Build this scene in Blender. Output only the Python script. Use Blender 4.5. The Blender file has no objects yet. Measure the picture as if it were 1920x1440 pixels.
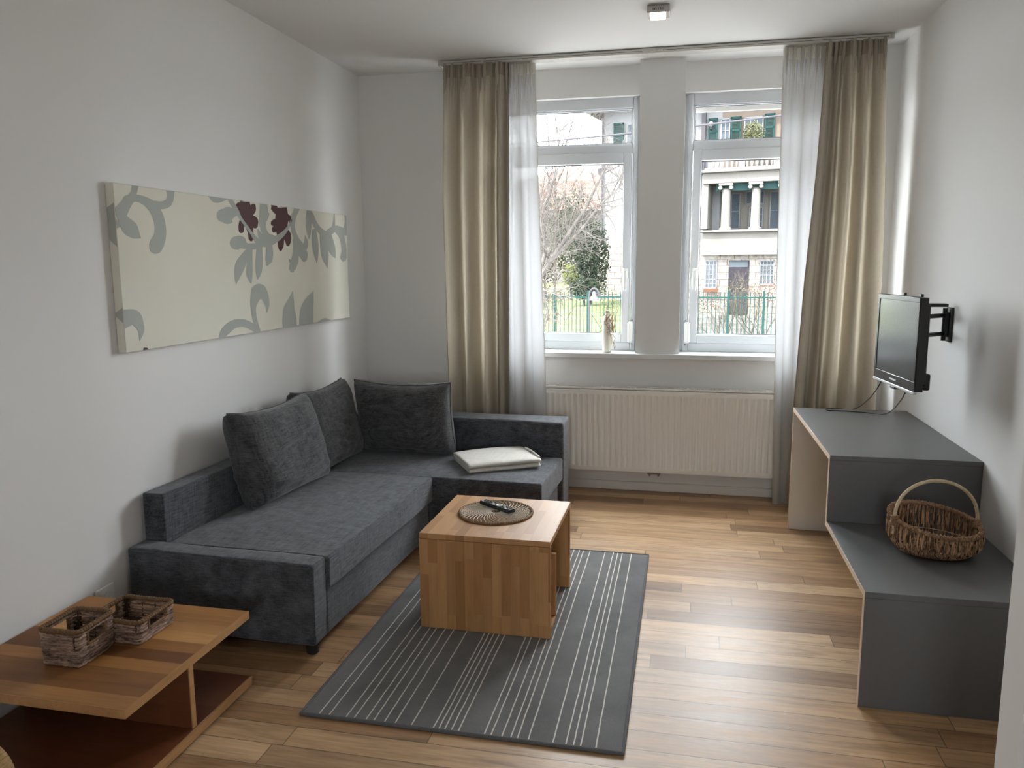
import bpy, bmesh, math, random
from mathutils import Vector, Matrix, Euler, noise, geometry
S = bpy.context.scene
COL = S.collection
PI = math.pi
# ------------------------------------------------------------------ camera
F, YAW, PITCH, ROLL, HC = 1471.643, -0.215285, -0.150808, -0.005305, 1.60248
def basis():
    cy, sy, cp, sp = math.cos(YAW), math.sin(YAW), math.cos(PITCH), math.sin(PITCH)
    f = Vector((sy*cp, cy*cp, sp)); r = Vector((cy, -sy, 0)); u = r.cross(f)
    cr, sr = math.cos(ROLL), math.sin(ROLL)
    return r*cr+u*sr, u*cr-r*sr, f
BR, BU, BF = basis()
CAM0 = Vector((0, 0, HC))
cd = bpy.data.cameras.new('camera'); cam = bpy.data.objects.new('camera', cd); COL.objects.link(cam)
cam.matrix_world = Matrix(((BR.x, BU.x, -BF.x, 0), (BR.y, BU.y, -BF.y, 0), (BR.z, BU.z, -BF.z, HC), (0, 0, 0, 1)))
cd.sensor_width = 36; cd.lens = F/1920*36; cd.clip_start = .05; cd.clip_end = 400
S.camera = cam
def ray(u, v): return BF+BR*((u-960)/F)-BU*((v-720)/F)
def at(u, v, x=None, y=None, z=None):
    w = ray(u, v)
    t = x/w.x if x is not None else y/w.y if y is not None else (z-HC)/w.z
    return CAM0+w*t
# ------------------------------------------------------------------ world, sun, portals, exposure
SKY, SUN = 16.0, 18.0
world = bpy.data.worlds.new('sky'); S.world = world; world.use_nodes = True
wn = world.node_tree; wn.nodes.clear()
bg = wn.nodes.new('ShaderNodeBackground'); wo = wn.nodes.new('ShaderNodeOutputWorld')
bg.inputs[0].default_value = (.90, .96, 1.0, 1); bg.inputs[1].default_value = SKY
wn.links.new(bg.outputs[0], wo.inputs[0])
sd = bpy.data.lights.new('sun', 'SUN'); sd.energy = SUN; sd.angle = .01; sd.color = (1, .93, .82)
sun = bpy.data.objects.new('sun', sd); COL.objects.link(sun)
sun.rotation_euler = Vector((-.55, -.62, .95)).to_track_quat('Z', 'Y').to_euler()
def portal(name, loc, rot, sx, sy):
    l = bpy.data.lights.new(name, 'AREA'); l.shape = 'RECTANGLE'; l.size = sx; l.size_y = sy
    l.cycles.is_portal = True
    o = bpy.data.objects.new(name, l); COL.objects.link(o); o.location = loc; o.rotation_euler = rot
portal('window_portal', (-.88, 5.80, 1.87), (-PI/2, 0, 0), 1.1, 1.75)
portal('window_portal', (.535, 5.80, 1.87), (-PI/2, 0, 0), 1.1, 1.75)
portal('window_portal', (.1, -2.62, 1.55), (PI/2, 0, 0), 1.0, .9)  # sky portal at the rear opening added for fill
S.view_settings.view_transform = 'Standard'; S.view_settings.look = 'None'
S.view_settings.exposure = 0.62; S.view_settings.gamma = 1; S.view_settings.use_curve_mapping = False
S.cycles.max_bounces = 10; S.cycles.diffuse_bounces = 6; S.cycles.transparent_max_bounces = 16
S.cycles.transmission_bounces = 6; S.cycles.sample_clamp_indirect = 8; S.cycles.use_denoising = True
S.cycles.caustics_reflective = False; S.cycles.caustics_refractive = False
# ------------------------------------------------------------------ mesh helpers
class MB:
    def __init__(s): s.bm = bmesh.new()
    def box(s, a, b, m=None):
        x0, y0, z0 = a; x1, y1, z1 = b
        P = [(x0,y0,z0),(x1,y0,z0),(x1,y1,z0),(x0,y1,z0),(x0,y0,z1),(x1,y0,z1),(x1,y1,z1),(x0,y1,z1)]
        v = [s.bm.verts.new(Vector(p) if m is None else m @ Vector(p)) for p in P]
        for f in ((3,2,1,0),(4,5,6,7),(0,1,5,4),(1,2,6,5),(2,3,7,6),(3,0,4,7)): s.bm.faces.new([v[i] for i in f])
        return s
    def hexa(s, P):
        v = [s.bm.verts.new(Vector(p)) for p in P]
        for f in ((3,2,1,0),(4,5,6,7),(0,1,5,4),(1,2,6,5),(2,3,7,6),(3,0,4,7)): s.bm.faces.new([v[i] for i in f])
        return s
    def poly(s, P):
        v = [s.bm.verts.new(Vector(p)) for p in P]; s.bm.faces.new(v); return s
    def prism(s, P, d):
        d = Vector(d); a = [s.bm.verts.new(Vector(p)) for p in P]; b = [s.bm.verts.new(Vector(p)+d) for p in P]
        s.bm.faces.new(a[::-1]); s.bm.faces.new(b); n = len(P)
        for i in range(n): s.bm.faces.new((a[i], a[(i+1) % n], b[(i+1) % n], b[i]))
        return s
    def tube(s, pts, r, n=8, closed=False, caps=True):
        pts = [Vector(p) for p in pts]; N = len(pts)
        if N < 2: return s
        rr = r if isinstance(r, (list, tuple)) else [r]*N
        rings = []; up = None
        for i, p in enumerate(pts):
            if closed: t = pts[(i+1) % N]-pts[i-1]
            else: t = pts[min(i+1, N-1)]-pts[max(i-1, 0)]
            if t.length < 1e-9: t = Vector((0, 0, 1))
            t.normalize()
            if up is None: up = Vector((0, 0, 1)) if abs(t.z) < .9 else Vector((1, 0, 0))
            a = up-t*up.dot(t)
            if a.length < 1e-6: a = t.orthogonal()
            a.normalize(); up = a; b = t.cross(a)
            rings.append([s.bm.verts.new(p+(a*math.cos(k*2*PI/n)+b*math.sin(k*2*PI/n))*rr[i]) for k in range(n)])
        for i in range(N if closed else N-1):
            A, B = rings[i], rings[(i+1) % N]
            for k in range(n): s.bm.faces.new((A[k], A[(k+1) % n], B[(k+1) % n], B[k]))
        if caps and not closed:
            s.bm.faces.new(rings[0][::-1]); s.bm.faces.new(rings[-1])
        return s
    def lathe(s, prof, c=(0, 0, 0), n=32, sx=1, sy=1):
        c = Vector(c); rings = []
        for r, z in prof:
            rings.append([s.bm.verts.new(c+Vector((r*sx*math.cos(k*2*PI/n), r*sy*math.sin(k*2*PI/n), z))) for k in range(n)])
        for A, B in zip(rings, rings[1:]):
            for k in range(n): s.bm.faces.new((A[k], A[(k+1) % n], B[(k+1) % n], B[k]))
        s.bm.faces.new(rings[0][::-1]); s.bm.faces.new(rings[-1])
        return s
    def grid(s, fn, nu, nv, cu=False):
        V = [[s.bm.verts.new(fn(i/nu, j/nv)) for j in range(nv+1)] for i in range(nu if cu else nu+1)]
        for i in range(nu):
            A, B = V[i], V[(i+1) % len(V)]
            for j in range(nv): s.bm.faces.new((A[j], B[j], B[j+1], A[j+1]))
        return s
    def build(s, name, m, parent=None, bevel=0, seg=2, smooth=True, loc=None, angle=35, sub=0, solid=0):
        bmesh.ops.recalc_face_normals(s.bm, faces=s.bm.faces)
        me = bpy.data.meshes.new(name); s.bm.to_mesh(me); s.bm.free()
        me.materials.append(m)
        if smooth:
            for p in me.polygons: p.use_smooth = True
            me.set_sharp_from_angle(angle=math.radians(angle))
        o = bpy.data.objects.new(name, me); COL.objects.link(o)
        if loc is not None: o.location = loc
        if parent is not None: o.parent = parent
        if solid:
            md = o.modifiers.new('thickness', 'SOLIDIFY'); md.thickness = solid; md.offset = 0
        if sub:
            md = o.modifiers.new('subsurf', 'SUBSURF'); md.levels = sub; md.render_levels = sub
        if bevel:
            md = o.modifiers.new('bevel', 'BEVEL'); md.width = bevel; md.segments = seg; md.limit_method = 'ANGLE'
            md.angle_limit = math.radians(40); md.harden_normals = False
            for p in me.polygons: p.use_smooth = True
        return o
def B(a, b): return MB().box(a, b)
def tag(o, label=None, cat=None, group=None, kind=None):
    if label: o['label'] = label
    if cat: o['category'] = cat
    if group: o['group'] = group
    if kind: o['kind'] = kind
    return o
def thing(name, label, cat, loc=(0, 0, 0), rz=0, group=None):
    o = bpy.data.objects.new(name, None); COL.objects.link(o); o.location = loc; o.rotation_euler = (0, 0, rz)
    o.empty_display_size = .1
    return tag(o, label, cat, group)
def struct(o): o['kind'] = 'structure'; return o
# ------------------------------------------------------------------ materials
class NT:
    def __init__(s, name, rough=.6, col=None, metal=0, spec=.5):
        s.m = bpy.data.materials.new(name); s.m.use_nodes = True; s.t = s.m.node_tree; s.N = s.t.nodes
        s.p = s.N['Principled BSDF']; s.p.inputs['Roughness'].default_value = rough
        s.p.inputs['Metallic'].default_value = metal; s.p.inputs['Specular IOR Level'].default_value = spec
        if col: s.p.inputs['Base Color'].default_value = (*col, 1)
        s._c = None
    def n(s, typ, **k):
        x = s.N.new(typ)
        for a, b in k.items(): setattr(x, a, b)
        return x
    def L(s, a, b): s.t.links.new(a, b)
    def co(s):
        if s._c is None: s._c = s.n('ShaderNodeTexCoord').outputs['Object']
        return s._c
    def mapv(s, scale=(1, 1, 1), loc=(0, 0, 0), src=None):
        m = s.n('ShaderNodeMapping'); m.inputs['Scale'].default_value = scale; m.inputs['Location'].default_value = loc
        s.L(src or s.co(), m.inputs[0]); return m.outputs[0]
    def noise(s, scale, detail=4, vec=None, rough=.5, dist=0):
        x = s.n('ShaderNodeTexNoise'); x.inputs['Scale'].default_value = scale; x.inputs['Detail'].default_value = detail
        x.inputs['Roughness'].default_value = rough; x.inputs['Distortion'].default_value = dist
        s.L(vec or s.co(), x.inputs['Vector']); return x.outputs['Fac']
    def math(s, op, a, b=0.0, c=None):
        x = s.n('ShaderNodeMath', operation=op)
        for i, v in enumerate((a, b) if c is None else (a, b, c)):
            if isinstance(v, (int, float)): x.inputs[i].default_value = v
            else: s.L(v, x.inputs[i])
        return x.outputs[0]
    def ramp(s, f, stops):
        r = s.n('ShaderNodeValToRGB'); e = r.color_ramp.elements
        while len(e) < len(stops): e.new(.5)
        for k, (p, c) in enumerate(stops): e[k].position = p; e[k].color = (*c, 1)
        s.L(f, r.inputs[0]); return r.outputs[0]
    def mix(s, f, a, b, mode='MIX'):
        x = s.n('ShaderNodeMix', data_type='RGBA', blend_type=mode)
        for i, v in ((0, f), (6, a), (7, b)):
            if isinstance(v, (int, float)): x.inputs[i].default_value = v
            elif isinstance(v, tuple): x.inputs[i].default_value = (*v, 1)
            else: s.L(v, x.inputs[i])
        return x.outputs[2]
    def col(s, c): s.L(c, s.p.inputs['Base Color'])
    def bump(s, h, strength=.3, dist=.002):
        b = s.n('ShaderNodeBump'); b.inputs['Strength'].default_value = strength; b.inputs['Distance'].default_value = dist
        s.L(h, b.inputs['Height']); s.L(b.outputs[0], s.p.inputs['Normal'])
    def xyz(s):
        x = s.n('ShaderNodeSeparateXYZ'); s.L(s.co(), x.inputs[0]); return x.outputs
def plain(name, col, rough=.6, metal=0, var=.04, scale=6, bump=0, spec=.5):
    t = NT(name, rough, metal=metal, spec=spec)
    f = t.noise(scale, 3)
    a = tuple(c*(1-var) for c in col); b = tuple(min(1, c*(1+var)) for c in col)
    t.col(t.ramp(f, [(.3, a), (.7, b)]))
    if bump: t.bump(t.noise(scale*30, 3), bump, .001)
    return t.m
def paint(name, col):
    t = NT(name, .85, spec=.2)
    f = t.noise(1.2, 2); t.col(t.ramp(f, [(.3, tuple(c*.985 for c in col)), (.7, col)]))
    t.bump(t.noise(180, 3), .08, .0006); return t.m
def planks(name, ua, va, width, length, stops, rough=.45, off=0.0, gap=.004, grain=.35, knots=False, gapdark=.45, vary=1.0, bump=.15, spec=.5):
    """staves running along axis ua, stacked along axis va (0 x, 1 y, 2 z)"""
    t = NT(name, rough, spec=spec); X = t.xyz()
    v = t.math('DIVIDE', t.math('ADD', X[va], off), width); row = t.math('FLOOR', v); fv = t.math('FRACT', v)
    wn_ = t.n('ShaderNodeTexWhiteNoise', noise_dimensions='1D'); t.L(row, wn_.inputs['W'])
    u = t.math('ADD', t.math('DIVIDE', X[ua], length), t.math('MULTIPLY', wn_.outputs['Value'], 7.3))
    cell = t.math('FLOOR', u); fu = t.math('FRACT', u)
    cb = t.n('ShaderNodeCombineXYZ'); t.L(row, cb.inputs[0]); t.L(cell, cb.inputs[1])
    w2 = t.n('ShaderNodeTexWhiteNoise', noise_dimensions='3D'); t.L(cb.outputs[0], w2.inputs['Vector'])
    tone = t.ramp(w2.outputs['Value'], stops)
    sc = [1.0, 1.0, 1.0]; sc[ua] = .09
    off3 = t.n('ShaderNodeVectorMath', operation='MULTIPLY_ADD')
    t.L(w2.outputs['Color'], off3.inputs[0]); off3.inputs[1].default_value = (9, 9, 9); t.L(t.co(), off3.inputs[2])
    mv = t.mapv(tuple(sc), src=off3.outputs[0])
    g1 = t.noise(16, 6, mv, .6, 1.2); g2 = t.noise(90, 4, mv, .6, .4)
    gg = t.math('MULTIPLY_ADD', g2, .35, t.math('MULTIPLY', g1, .65))
    c = t.mix(grain, tone, t.mix(1.0, tone, t.ramp(gg, [(.32, (.45, .40, .36)), (.5, (.95, .93, .9)), (.68, (1.35, 1.33, 1.3))]), 'MULTIPLY'))
    if knots:
        kn = t.n('ShaderNodeTexVoronoi'); kn.inputs['Scale'].default_value = 2.6
        m2 = [1.0, 1.0, 1.0]; m2[ua] = .42
        t.L(t.mapv(tuple(m2), src=off3.outputs[0]), kn.inputs['Vector'])
        k = t.ramp(kn.outputs['Distance'], [(.0, (1, 1, 1)), (.045, (.55, .55, .55)), (.13, (0, 0, 0))])
        c = t.mix(t.math('MULTIPLY', k, .75), c, (.10, .065, .05))
    e = t.math('MINIMUM', fv, t.math('SUBTRACT', 1.0, fv)); e = t.math('MULTIPLY', e, width)
    e2 = t.math('MULTIPLY', t.math('MINIMUM', fu, t.math('SUBTRACT', 1.0, fu)), length)
    ed = t.math('MINIMUM', e, e2)
    line = t.math('LESS_THAN', ed, gap/2)
    c = t.mix(t.math('MULTIPLY', line, gapdark), c, (.05, .03, .02))
    t.col(c)
    hh = t.math('ADD', t.math('MULTIPLY', gg, .25), t.math('MINIMUM', t.math('DIVIDE', ed, gap), 1.0))
    t.bump(hh, bump, .0015)
    r = t.math('MULTIPLY_ADD', gg, .25, rough-.12); t.L(r, t.p.inputs['Roughness'])
    return t.m
def fabric(name, a, b, scale=1.0, bump=.5):
    t = NT(name, .95, spec=.12)
    n1 = t.noise(1, 3, t.mapv((190*scale, 13*scale, 190*scale)), .6)
    n2 = t.noise(1, 3, t.mapv((14*scale, 190*scale, 14*scale)), .6)
    n4 = t.noise(1, 3, t.mapv((22*scale, 22*scale, 210*scale)), .6)
    n3 = t.noise(3, 3)
    f = t.math('ADD', t.math('ADD', t.math('MULTIPLY', n1, .3), t.math('MULTIPLY', n2, .3)), t.math('ADD', t.math('MULTIPLY', n4, .3), t.math('MULTIPLY', n3, .1)))
    t.col(t.ramp(f, [(.40, a), (.60, b)])); t.bump(f, bump, .0012)
    t.p.inputs['Sheen Weight'].default_value = .25; t.p.inputs['Sheen Roughness'].default_value = .5
    return t.m
def cloth_trans(name, col, trans, transp, weave=300, tcol=None):
    m = bpy.data.materials.new(name); m.use_nodes = True; t = m.node_tree; N = t.nodes; N.clear()
    tc = N.new('ShaderNodeTexCoord'); mp = N.new('ShaderNodeMapping'); mp.inputs['Scale'].default_value = (weave, weave, weave*.2)
    no = N.new('ShaderNodeTexNoise'); no.inputs['Scale'].default_value = 1; rp = N.new('ShaderNodeValToRGB')
    rp.color_ramp.elements[0].position = .3; rp.color_ramp.elements[1].position = .7
    rp.color_ramp.elements[0].color = (*[c*.9 for c in col], 1); rp.color_ramp.elements[1].color = (*col, 1)
    t.links.new(tc.outputs['Object'], mp.inputs[0]); t.links.new(mp.outputs[0], no.inputs['Vector']); t.links.new(no.outputs['Fac'], rp.inputs[0])
    d = N.new('ShaderNodeBsdfDiffuse'); tr = N.new('ShaderNodeBsdfTranslucent'); tp = N.new('ShaderNodeBsdfTransparent')
    t.links.new(rp.outputs[0], d.inputs[0])
    if tcol: tr.inputs[0].default_value = (*tcol, 1)
    else: t.links.new(rp.outputs[0], tr.inputs[0])
    m1 = N.new('ShaderNodeMixShader'); m1.inputs[0].default_value = trans
    m2 = N.new('ShaderNodeMixShader'); m2.inputs[0].default_value = transp; o = N.new('ShaderNodeOutputMaterial')
    t.links.new(d.outputs[0], m1.inputs[1]); t.links.new(tr.outputs[0], m1.inputs[2])
    t.links.new(m1.outputs[0], m2.inputs[1]); t.links.new(tp.outputs[0], m2.inputs[2]); t.links.new(m2.outputs[0], o.inputs[0])
    return m
def glass(name, tint=(1, 1, 1), gl=.04):
    m = bpy.data.materials.new(name); m.use_nodes = True; t = m.node_tree; N = t.nodes; N.clear()
    tp = N.new('ShaderNodeBsdfTransparent'); tp.inputs[0].default_value = (*tint, 1)
    g = N.new('ShaderNodeBsdfGlossy'); g.inputs['Roughness'].default_value = .02
    mx = N.new('ShaderNodeMixShader'); mx.inputs[0].default_value = gl; o = N.new('ShaderNodeOutputMaterial')
    t.links.new(tp.outputs[0], mx.inputs[1]); t.links.new(g.outputs[0], mx.inputs[2]); t.links.new(mx.outputs[0], o.inputs[0])
    return m
def emit(name, col, st):
    m = bpy.data.materials.new(name); m.use_nodes = True; t = m.node_tree; N = t.nodes; N.clear()
    e = N.new('ShaderNodeEmission'); e.inputs[0].default_value = (*col, 1); e.inputs[1].default_value = st
    o = N.new('ShaderNodeOutputMaterial'); t.links.new(e.outputs[0], o.inputs[0]); return m
M = {}
M['wall'] = paint('wall_paint', (.74, .73, .715))
M['ceil'] = paint('ceiling_paint', (.74, .735, .72))
M['floor'] = planks('oak_floor', 0, 1, .1105, 1.15, [(0, (.225, .125, .060)), (.25, (.36, .21, .105)), (.55, (.45, .28, .145)), (.82, (.54, .36, .205)), (1, (.30, .175, .09))], .40, off=-.0075+.1105*60, gap=.0035, grain=.9, knots=True, gapdark=.7)
BST = [(0, (.33, .16, .060)), (.35, (.43, .225, .090)), (.7, (.50, .275, .12)), (1, (.37, .19, .078))]
M['beech_v'] = planks('beech_vertical', 2, 0, .041, .33, BST, .5, gap=.0008, gapdark=.25, grain=.35, bump=.04, spec=.3)
M['beech_y'] = planks('beech_top', 1, 0, .041, .33, BST, .50, gap=.0008, gapdark=.25, grain=.22, bump=.02)
M['beech_x'] = planks('beech_cross', 0, 1, .041, .33, BST, .5, gap=.0008, gapdark=.25, grain=.35, bump=.04, spec=.3)
WST = [(0, (.16, .064, .022)), (.25, (.29, .125, .040)), (.5, (.40, .19, .060)), (.7, (.19, .080, .028)), (.88, (.54, .28, .10)), (1, (.26, .115, .038))]
M['walnut'] = planks('walnut_strips', 0, 1, .069, 60.0, WST, .50, gap=.0006, gapdark=.2, grain=.5, bump=.03, spec=.3)
M['walnut_e'] = planks('walnut_edge', 1, 2, .3, 3.0, [(0, (.40, .215, .09)), (1, (.44, .24, .10))], .5, gap=.0001, gapdark=0, grain=.4, bump=.04)
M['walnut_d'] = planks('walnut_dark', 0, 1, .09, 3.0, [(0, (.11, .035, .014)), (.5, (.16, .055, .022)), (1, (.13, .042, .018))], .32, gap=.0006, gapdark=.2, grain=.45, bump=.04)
M['sofa'] = fabric('sofa_fabric', (.022, .024, .029), (.110, .116, .130))
M['cushion'] = fabric('cushion_fabric', (.026, .027, .029), (.115, .115, .120))
M['foot'] = plain('black_plastic_foot', (.012, .012, .012), .45)
M['pvc'] = plain('window_pvc', (.62, .645, .67), .35, var=.01)
M['seal'] = plain('rubber_seal', (.10, .10, .105), .7)
M['sill'] = plain('sill_lacquer', (.66, .67, .67), .3, var=.01)
M['glass'] = glass('window_glass', (1, 1, 1), .004)
M['rad'] = plain('radiator_enamel', (.80, .77, .72), .4, var=.01)
M['rad_d'] = plain('radiator_inside', (.10, .095, .09), .7)
M['base'] = plain('skirting_white', (.74, .71, .67), .45, var=.01)
M['grey'] = plain('grey_laminate', (.112, .112, .113), .42, var=.03, scale=60)
M['edge'] = plain('birch_edge', (.62, .47, .35), .55)
M['cream'] = plain('cream_panel', (.72, .67, .58), .55, var=.015)
M['drape'] = cloth_trans('drape_cloth', (.43, .385, .315), .24, 0.0, 260, (.50, .43, .33))
M['drape_d'] = cloth_trans('drape_heading_cloth', (.33, .29, .235), .14, 0.0, 260, (.42, .36, .27))
M['sheer'] = cloth_trans('sheer_cloth', (.78, .76, .72), .55, .012, 700, (.225, .225, .228))
M['sheer_d'] = cloth_trans('sheer_heading_cloth', (.82, .79, .72), .45, .0, 700, (.27, .25, .205))
M['rail'] = plain('rail_aluminium', (.52, .50, .46), .4, metal=.2)
M['black'] = plain('tv_black_plastic', (.012, .012, .013), .38, var=.1)
M['bezel'] = plain('tv_bezel', (.022, .022, .022), .25)
M['screen'] = plain('tv_screen', (.020, .024, .025), .22, var=.02, spec=.8)
M['silver'] = plain('silver_plastic', (.55, .56, .57), .35, metal=.5)
M['steel'] = plain('black_steel', (.016, .016, .017), .4, metal=.3)
M['cable'] = plain('cable_black', (.010, .010, .010), .5)
M['brushed'] = plain('brushed_nickel', (.42, .39, .37), .35, metal=.85, var=.05, scale=40)
M['white'] = plain('white_plastic', (.82, .82, .80), .4, var=.01)
M['lampglow'] = emit('lamp_diffuser', (1, .93, .84), 9)
M['blanket'] = fabric('fleece_blanket', (.58, .55, .50), (.70, .67, .61), .5, .3)
M['vase'] = plain('ivory_ceramic', (.80, .76, .64), .45)
M['twig'] = plain('dry_twig', (.32, .17, .08), .8)
M['dark'] = plain('dark_brown', (.03, .022, .018), .6)
def rattan(name, a, b, sc=40):
    t = NT(name, .7, spec=.3); f = t.noise(sc, 5, None, .7); t.col(t.ramp(f, [(.3, a), (.7, b)])); t.bump(t.noise(sc*6, 3), .5, .002); return t.m
def rattan3(name, a, b):
    t = NT(name, .7, spec=.3); f = t.noise(1, 3, t.mapv((130, 130, 7)), .6); t.col(t.ramp(f, [(.38, a), (.62, b)])); t.bump(t.noise(200, 3), .4, .0015); return t.m
def rattan2(name, a, b, sc):
    t = NT(name, .7, spec=.3); f = t.noise(1, 4, t.mapv((18, 18, 95)), .7); t.col(t.ramp(f, [(.36, a), (.64, b)])); t.bump(t.noise(200, 3), .4, .0015); return t.m
M['seagrass'] = rattan2('seagrass_weave', (.075, .038, .025), (.46, .32, .24), 70)
M['rim'] = rattan('basket_rim_cord', (.06, .030, .012), (.28, .16, .075), 260)
M['stake'] = rattan('basket_stake', (.02, .012, .008), (.08, .045, .03), 60)
M['willow'] = rattan3('willow_rods', (.045, .020, .010), (.56, .34, .19))
M['willow_rim'] = rattan('willow_rim', (.13, .060, .032), (.46, .28, .16), 110)
M['willow_l'] = rattan('peeled_willow_handle', (.45, .34, .20), (.62, .50, .33), 30)
M['mat'] = rattan('rattan_coil', (.17, .10, .055), (.46, .32, .19), 45)
M['stitch'] = rattan('rattan_stitch', (.70, .64, .55), (.90, .85, .76), 60)
M['mat_d'] = rattan('rattan_dark', (.10, .05, .025), (.20, .11, .06), 60)
M['cane'] = rattan('cane_wrap', (.36, .22, .09), (.62, .43, .22), 60)
# ------------------------------------------------------------------ room shell
XL, XR, YB, H = -2.326, 1.2865, 5.525, 2.943
YN, YF = 5.65, 5.86          # lintel face, outer face
XFAR, YR = 3.0, -2.6
struct(B((XL-.3, YR-.3, -.2), (XFAR+.3, YF, 0)).build('floor', M['floor'], smooth=False))
struct(B((XL-.3, YR-.3, H), (XFAR+.3, YF+.15, H+.25)).build('ceiling', M['ceil'], smooth=False))
struct(B((XL-.3, YR-.3, 0), (XL, YF, H)).build('wall_left', M['wall'], smooth=False))
struct(B((XR, 2.0, 0), (XR+.3, YF, H)).build('wall_right', M['wall'], smooth=False))
struct(B((.785, 1.876, 0), (XFAR+.3, 2.0, H)).build('wall_partition', M['wall'], smooth=False))
struct(B((XFAR, YR-.3, 0), (XFAR+.3, 1.876, H)).build('wall_side', M['wall'], smooth=False))
w = MB()
w.box((XL, YB, 0), (-1.35, YF, H)); w.box((-.325, YB, .95), (-.025, YF, H)); w.box((1.0, YB, 0), (XR, YF, H))
w.box((-1.35, YB, 0), (1.0, YF, .95))
w.box((-1.35, YN, 2.745), (-.325, YF, H)); w.box((-.025, YN, 2.745), (1.0, YF, H))
struct(w.build('wall_front', M['wall'], smooth=False))
w = MB()
w.box((XL, YR-.3, 0), (-.4, YR, H)); w.box((.6, YR-.3, 0), (XFAR, YR, H)); w.box((-.4, YR-.3, 0), (.6, YR, 1.1)); w.box((-.4, YR-.3, 2.0), (.6, YR, H))
struct(w.build('wall_rear', M['wall'], smooth=False))
fr = MB()
for x in (-.4, .54): fr.box((x, YR-.12, 1.1), (x+.06, YR-.05, 2.0))
for z in (1.1, 1.94): fr.box((-.4, YR-.12, z), (.6, YR-.05, z+.06))
struct(fr.build('rear_fill_window', M['pvc'], bevel=.004))  # unseen window behind the camera, added and sized as interior fill
struct(B((-1.9, YR-1.0, 2.6), (2.3, YR-.3, 2.7)).build('sun_block_slab', M['wall']))  # unseen overhang added to keep direct sun out of the rear opening
bb = B((-1.6, YB-.02, 0), (1.2, YB, .062)); struct(bb.build('baseboard_front', M['base'], bevel=.004))
# sill
s_ = MB(); s_.box((-1.46, YB-.045, .95), (1.12, YB, .985)); s_.box((-1.35, YB, .95), (-.325, 5.74, .985)); s_.box((-.025, YB, .95), (1.0, 5.74, .985))
struct(s_.build('trim_windowsill', M['sill'], bevel=.004))
# ------------------------------------------------------------------ windows
def make_window(name, x0, x1, inner, rollo=0):
    """frame front face y=5.71; inner = +1 when the pillar is at the right of the window"""
    f0, f1 = 5.71, 5.78
    root = bpy.data.objects.new(name, None); COL.objects.link(root); root['kind'] = 'structure'
    m = MB()
    u0, u1, l0, l1 = x0+.045, x1-.045, x0+.098, x1-.098
    m.box((x0, f0, .985), (u0-.008, f1, 2.76)); m.box((u1+.008, f0, .985), (x1, f1, 2.76))
    m.box((u0-.008, f0, 2.673), (u1+.008, f1, 2.76)); m.box((u0-.008, f0, 2.376), (u1+.008, f1, 2.428)); m.box((u0-.008, f0, .985), (u1+.008, f1, 1.045))
    m.box((x0-.022, f0+.012, .985), (x0+.01, f1, 2.76)); m.box((x1-.01, f0+.012, .985), (x1+.022, f1, 2.76))
    m.build('frame', M['pvc'], root, bevel=.004)
    gb = MB()
    for a, b, c, d in ((u0-.008, u1+.008, 2.428, 2.673), ):
        gb.box((a, f0+.01, c), (b, f1-.01, c+.010)); gb.box((a, f0+.01, d-.010), (b, f1-.01, d)); gb.box((a, f0+.01, c), (a+.010, f1-.01, d)); gb.box((b-.010, f0+.01, c), (b, f1-.01, d))
    gb.build('glazing_bead', M['pvc'], root, bevel=.002)
    sa = MB(); a, b = u0-.002, u1+.002; y0 = f0-.014
    sa.box((a, y0, 1.045), (l0, f1, 2.376)); sa.box((l1, y0, 1.045), (b, f1, 2.376)); sa.box((l0, y0, 1.045), (l1, f1, 1.105)); sa.box((l0, y0, 2.302), (l1, f1, 2.376))
    so = sa.build('sash', M['pvc'], root, bevel=.005)
    g = MB(); g.box((l0-.005, 5.745, 1.10), (l1+.005, 5.752, 2.307)); g.build('pane', M['glass'], root, smooth=False)
    g = MB(); g.box((u0-.005, 5.745, 2.435), (u1+.005, 5.752, 2.668)); g.build('pane', M['glass'], root, smooth=False)
    se = MB(); k = .006
    for a, b, c, d in ((l0, l1, 1.105, 2.302), (u0, u1, 2.438, 2.665)):
        se.box((a, 5.735, c), (b, 5.743, c+k)); se.box((a, 5.735, d-k), (b, 5.743, d)); se.box((a, 5.735, c), (a+k, 5.743, d)); se.box((b-k, 5.735, c), (b, 5.743, d))
    se.build('seal', M['seal'], root, smooth=False)
    # handle on the stile next to the pillar
    hx = (x1-.072) if inner > 0 else (x0+.072)
    h = MB(); h.box((hx-.016, y0-.012, 1.50), (hx+.016, y0, 1.575)); h.build('handle_rosette', M['white'], root, bevel=.006, seg=3)
    h = MB(); h.box((hx-.010, y0-.045, 1.535), (hx+.010, y0-.010, 1.56)); h.box((hx-.011, y0-.050, 1.42), (hx+.011, y0-.036, 1.56)); h.build('handle', M['white'], root, bevel=.005, seg=3)
    # belt guide and winder
    gx = x1-.022 if inner > 0 else x0+.022
    h = MB(); h.box((gx-.013, f0-.010, 1.2), (gx+.013, f0, 2.745)); h.box((gx-.006, f0-.016, 1.2), (gx+.006, f0-.010, 2.745)); h.build('belt_guide', M['pvc'], root, bevel=.003)
    wx = x1-.030 if inner > 0 else x0+.030
    h = MB(); h.box((wx-.020, f0-.06, 1.045), (wx+.020, f0-.012, 1.195)); h.build('belt_winder', M['white'], root, bevel=.015, seg=4)
    h = MB()
    for z in (1.035, 1.205): h.lathe([(.001, -.003), (.004, -.003), (.004, .003), (.001, .003)], (wx+.01*inner, f0-.02, z), 10)
    h.build('winder_screw', M['dark'], root)
    if rollo:
        h = MB()
        for k in range(1): h.box((x0+.02, 5.80, 2.637), (x1-.02, 5.815, 2.76))
        h.build('roller_shutter_slat', M['rad'], root, bevel=.004)
    return root
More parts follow.
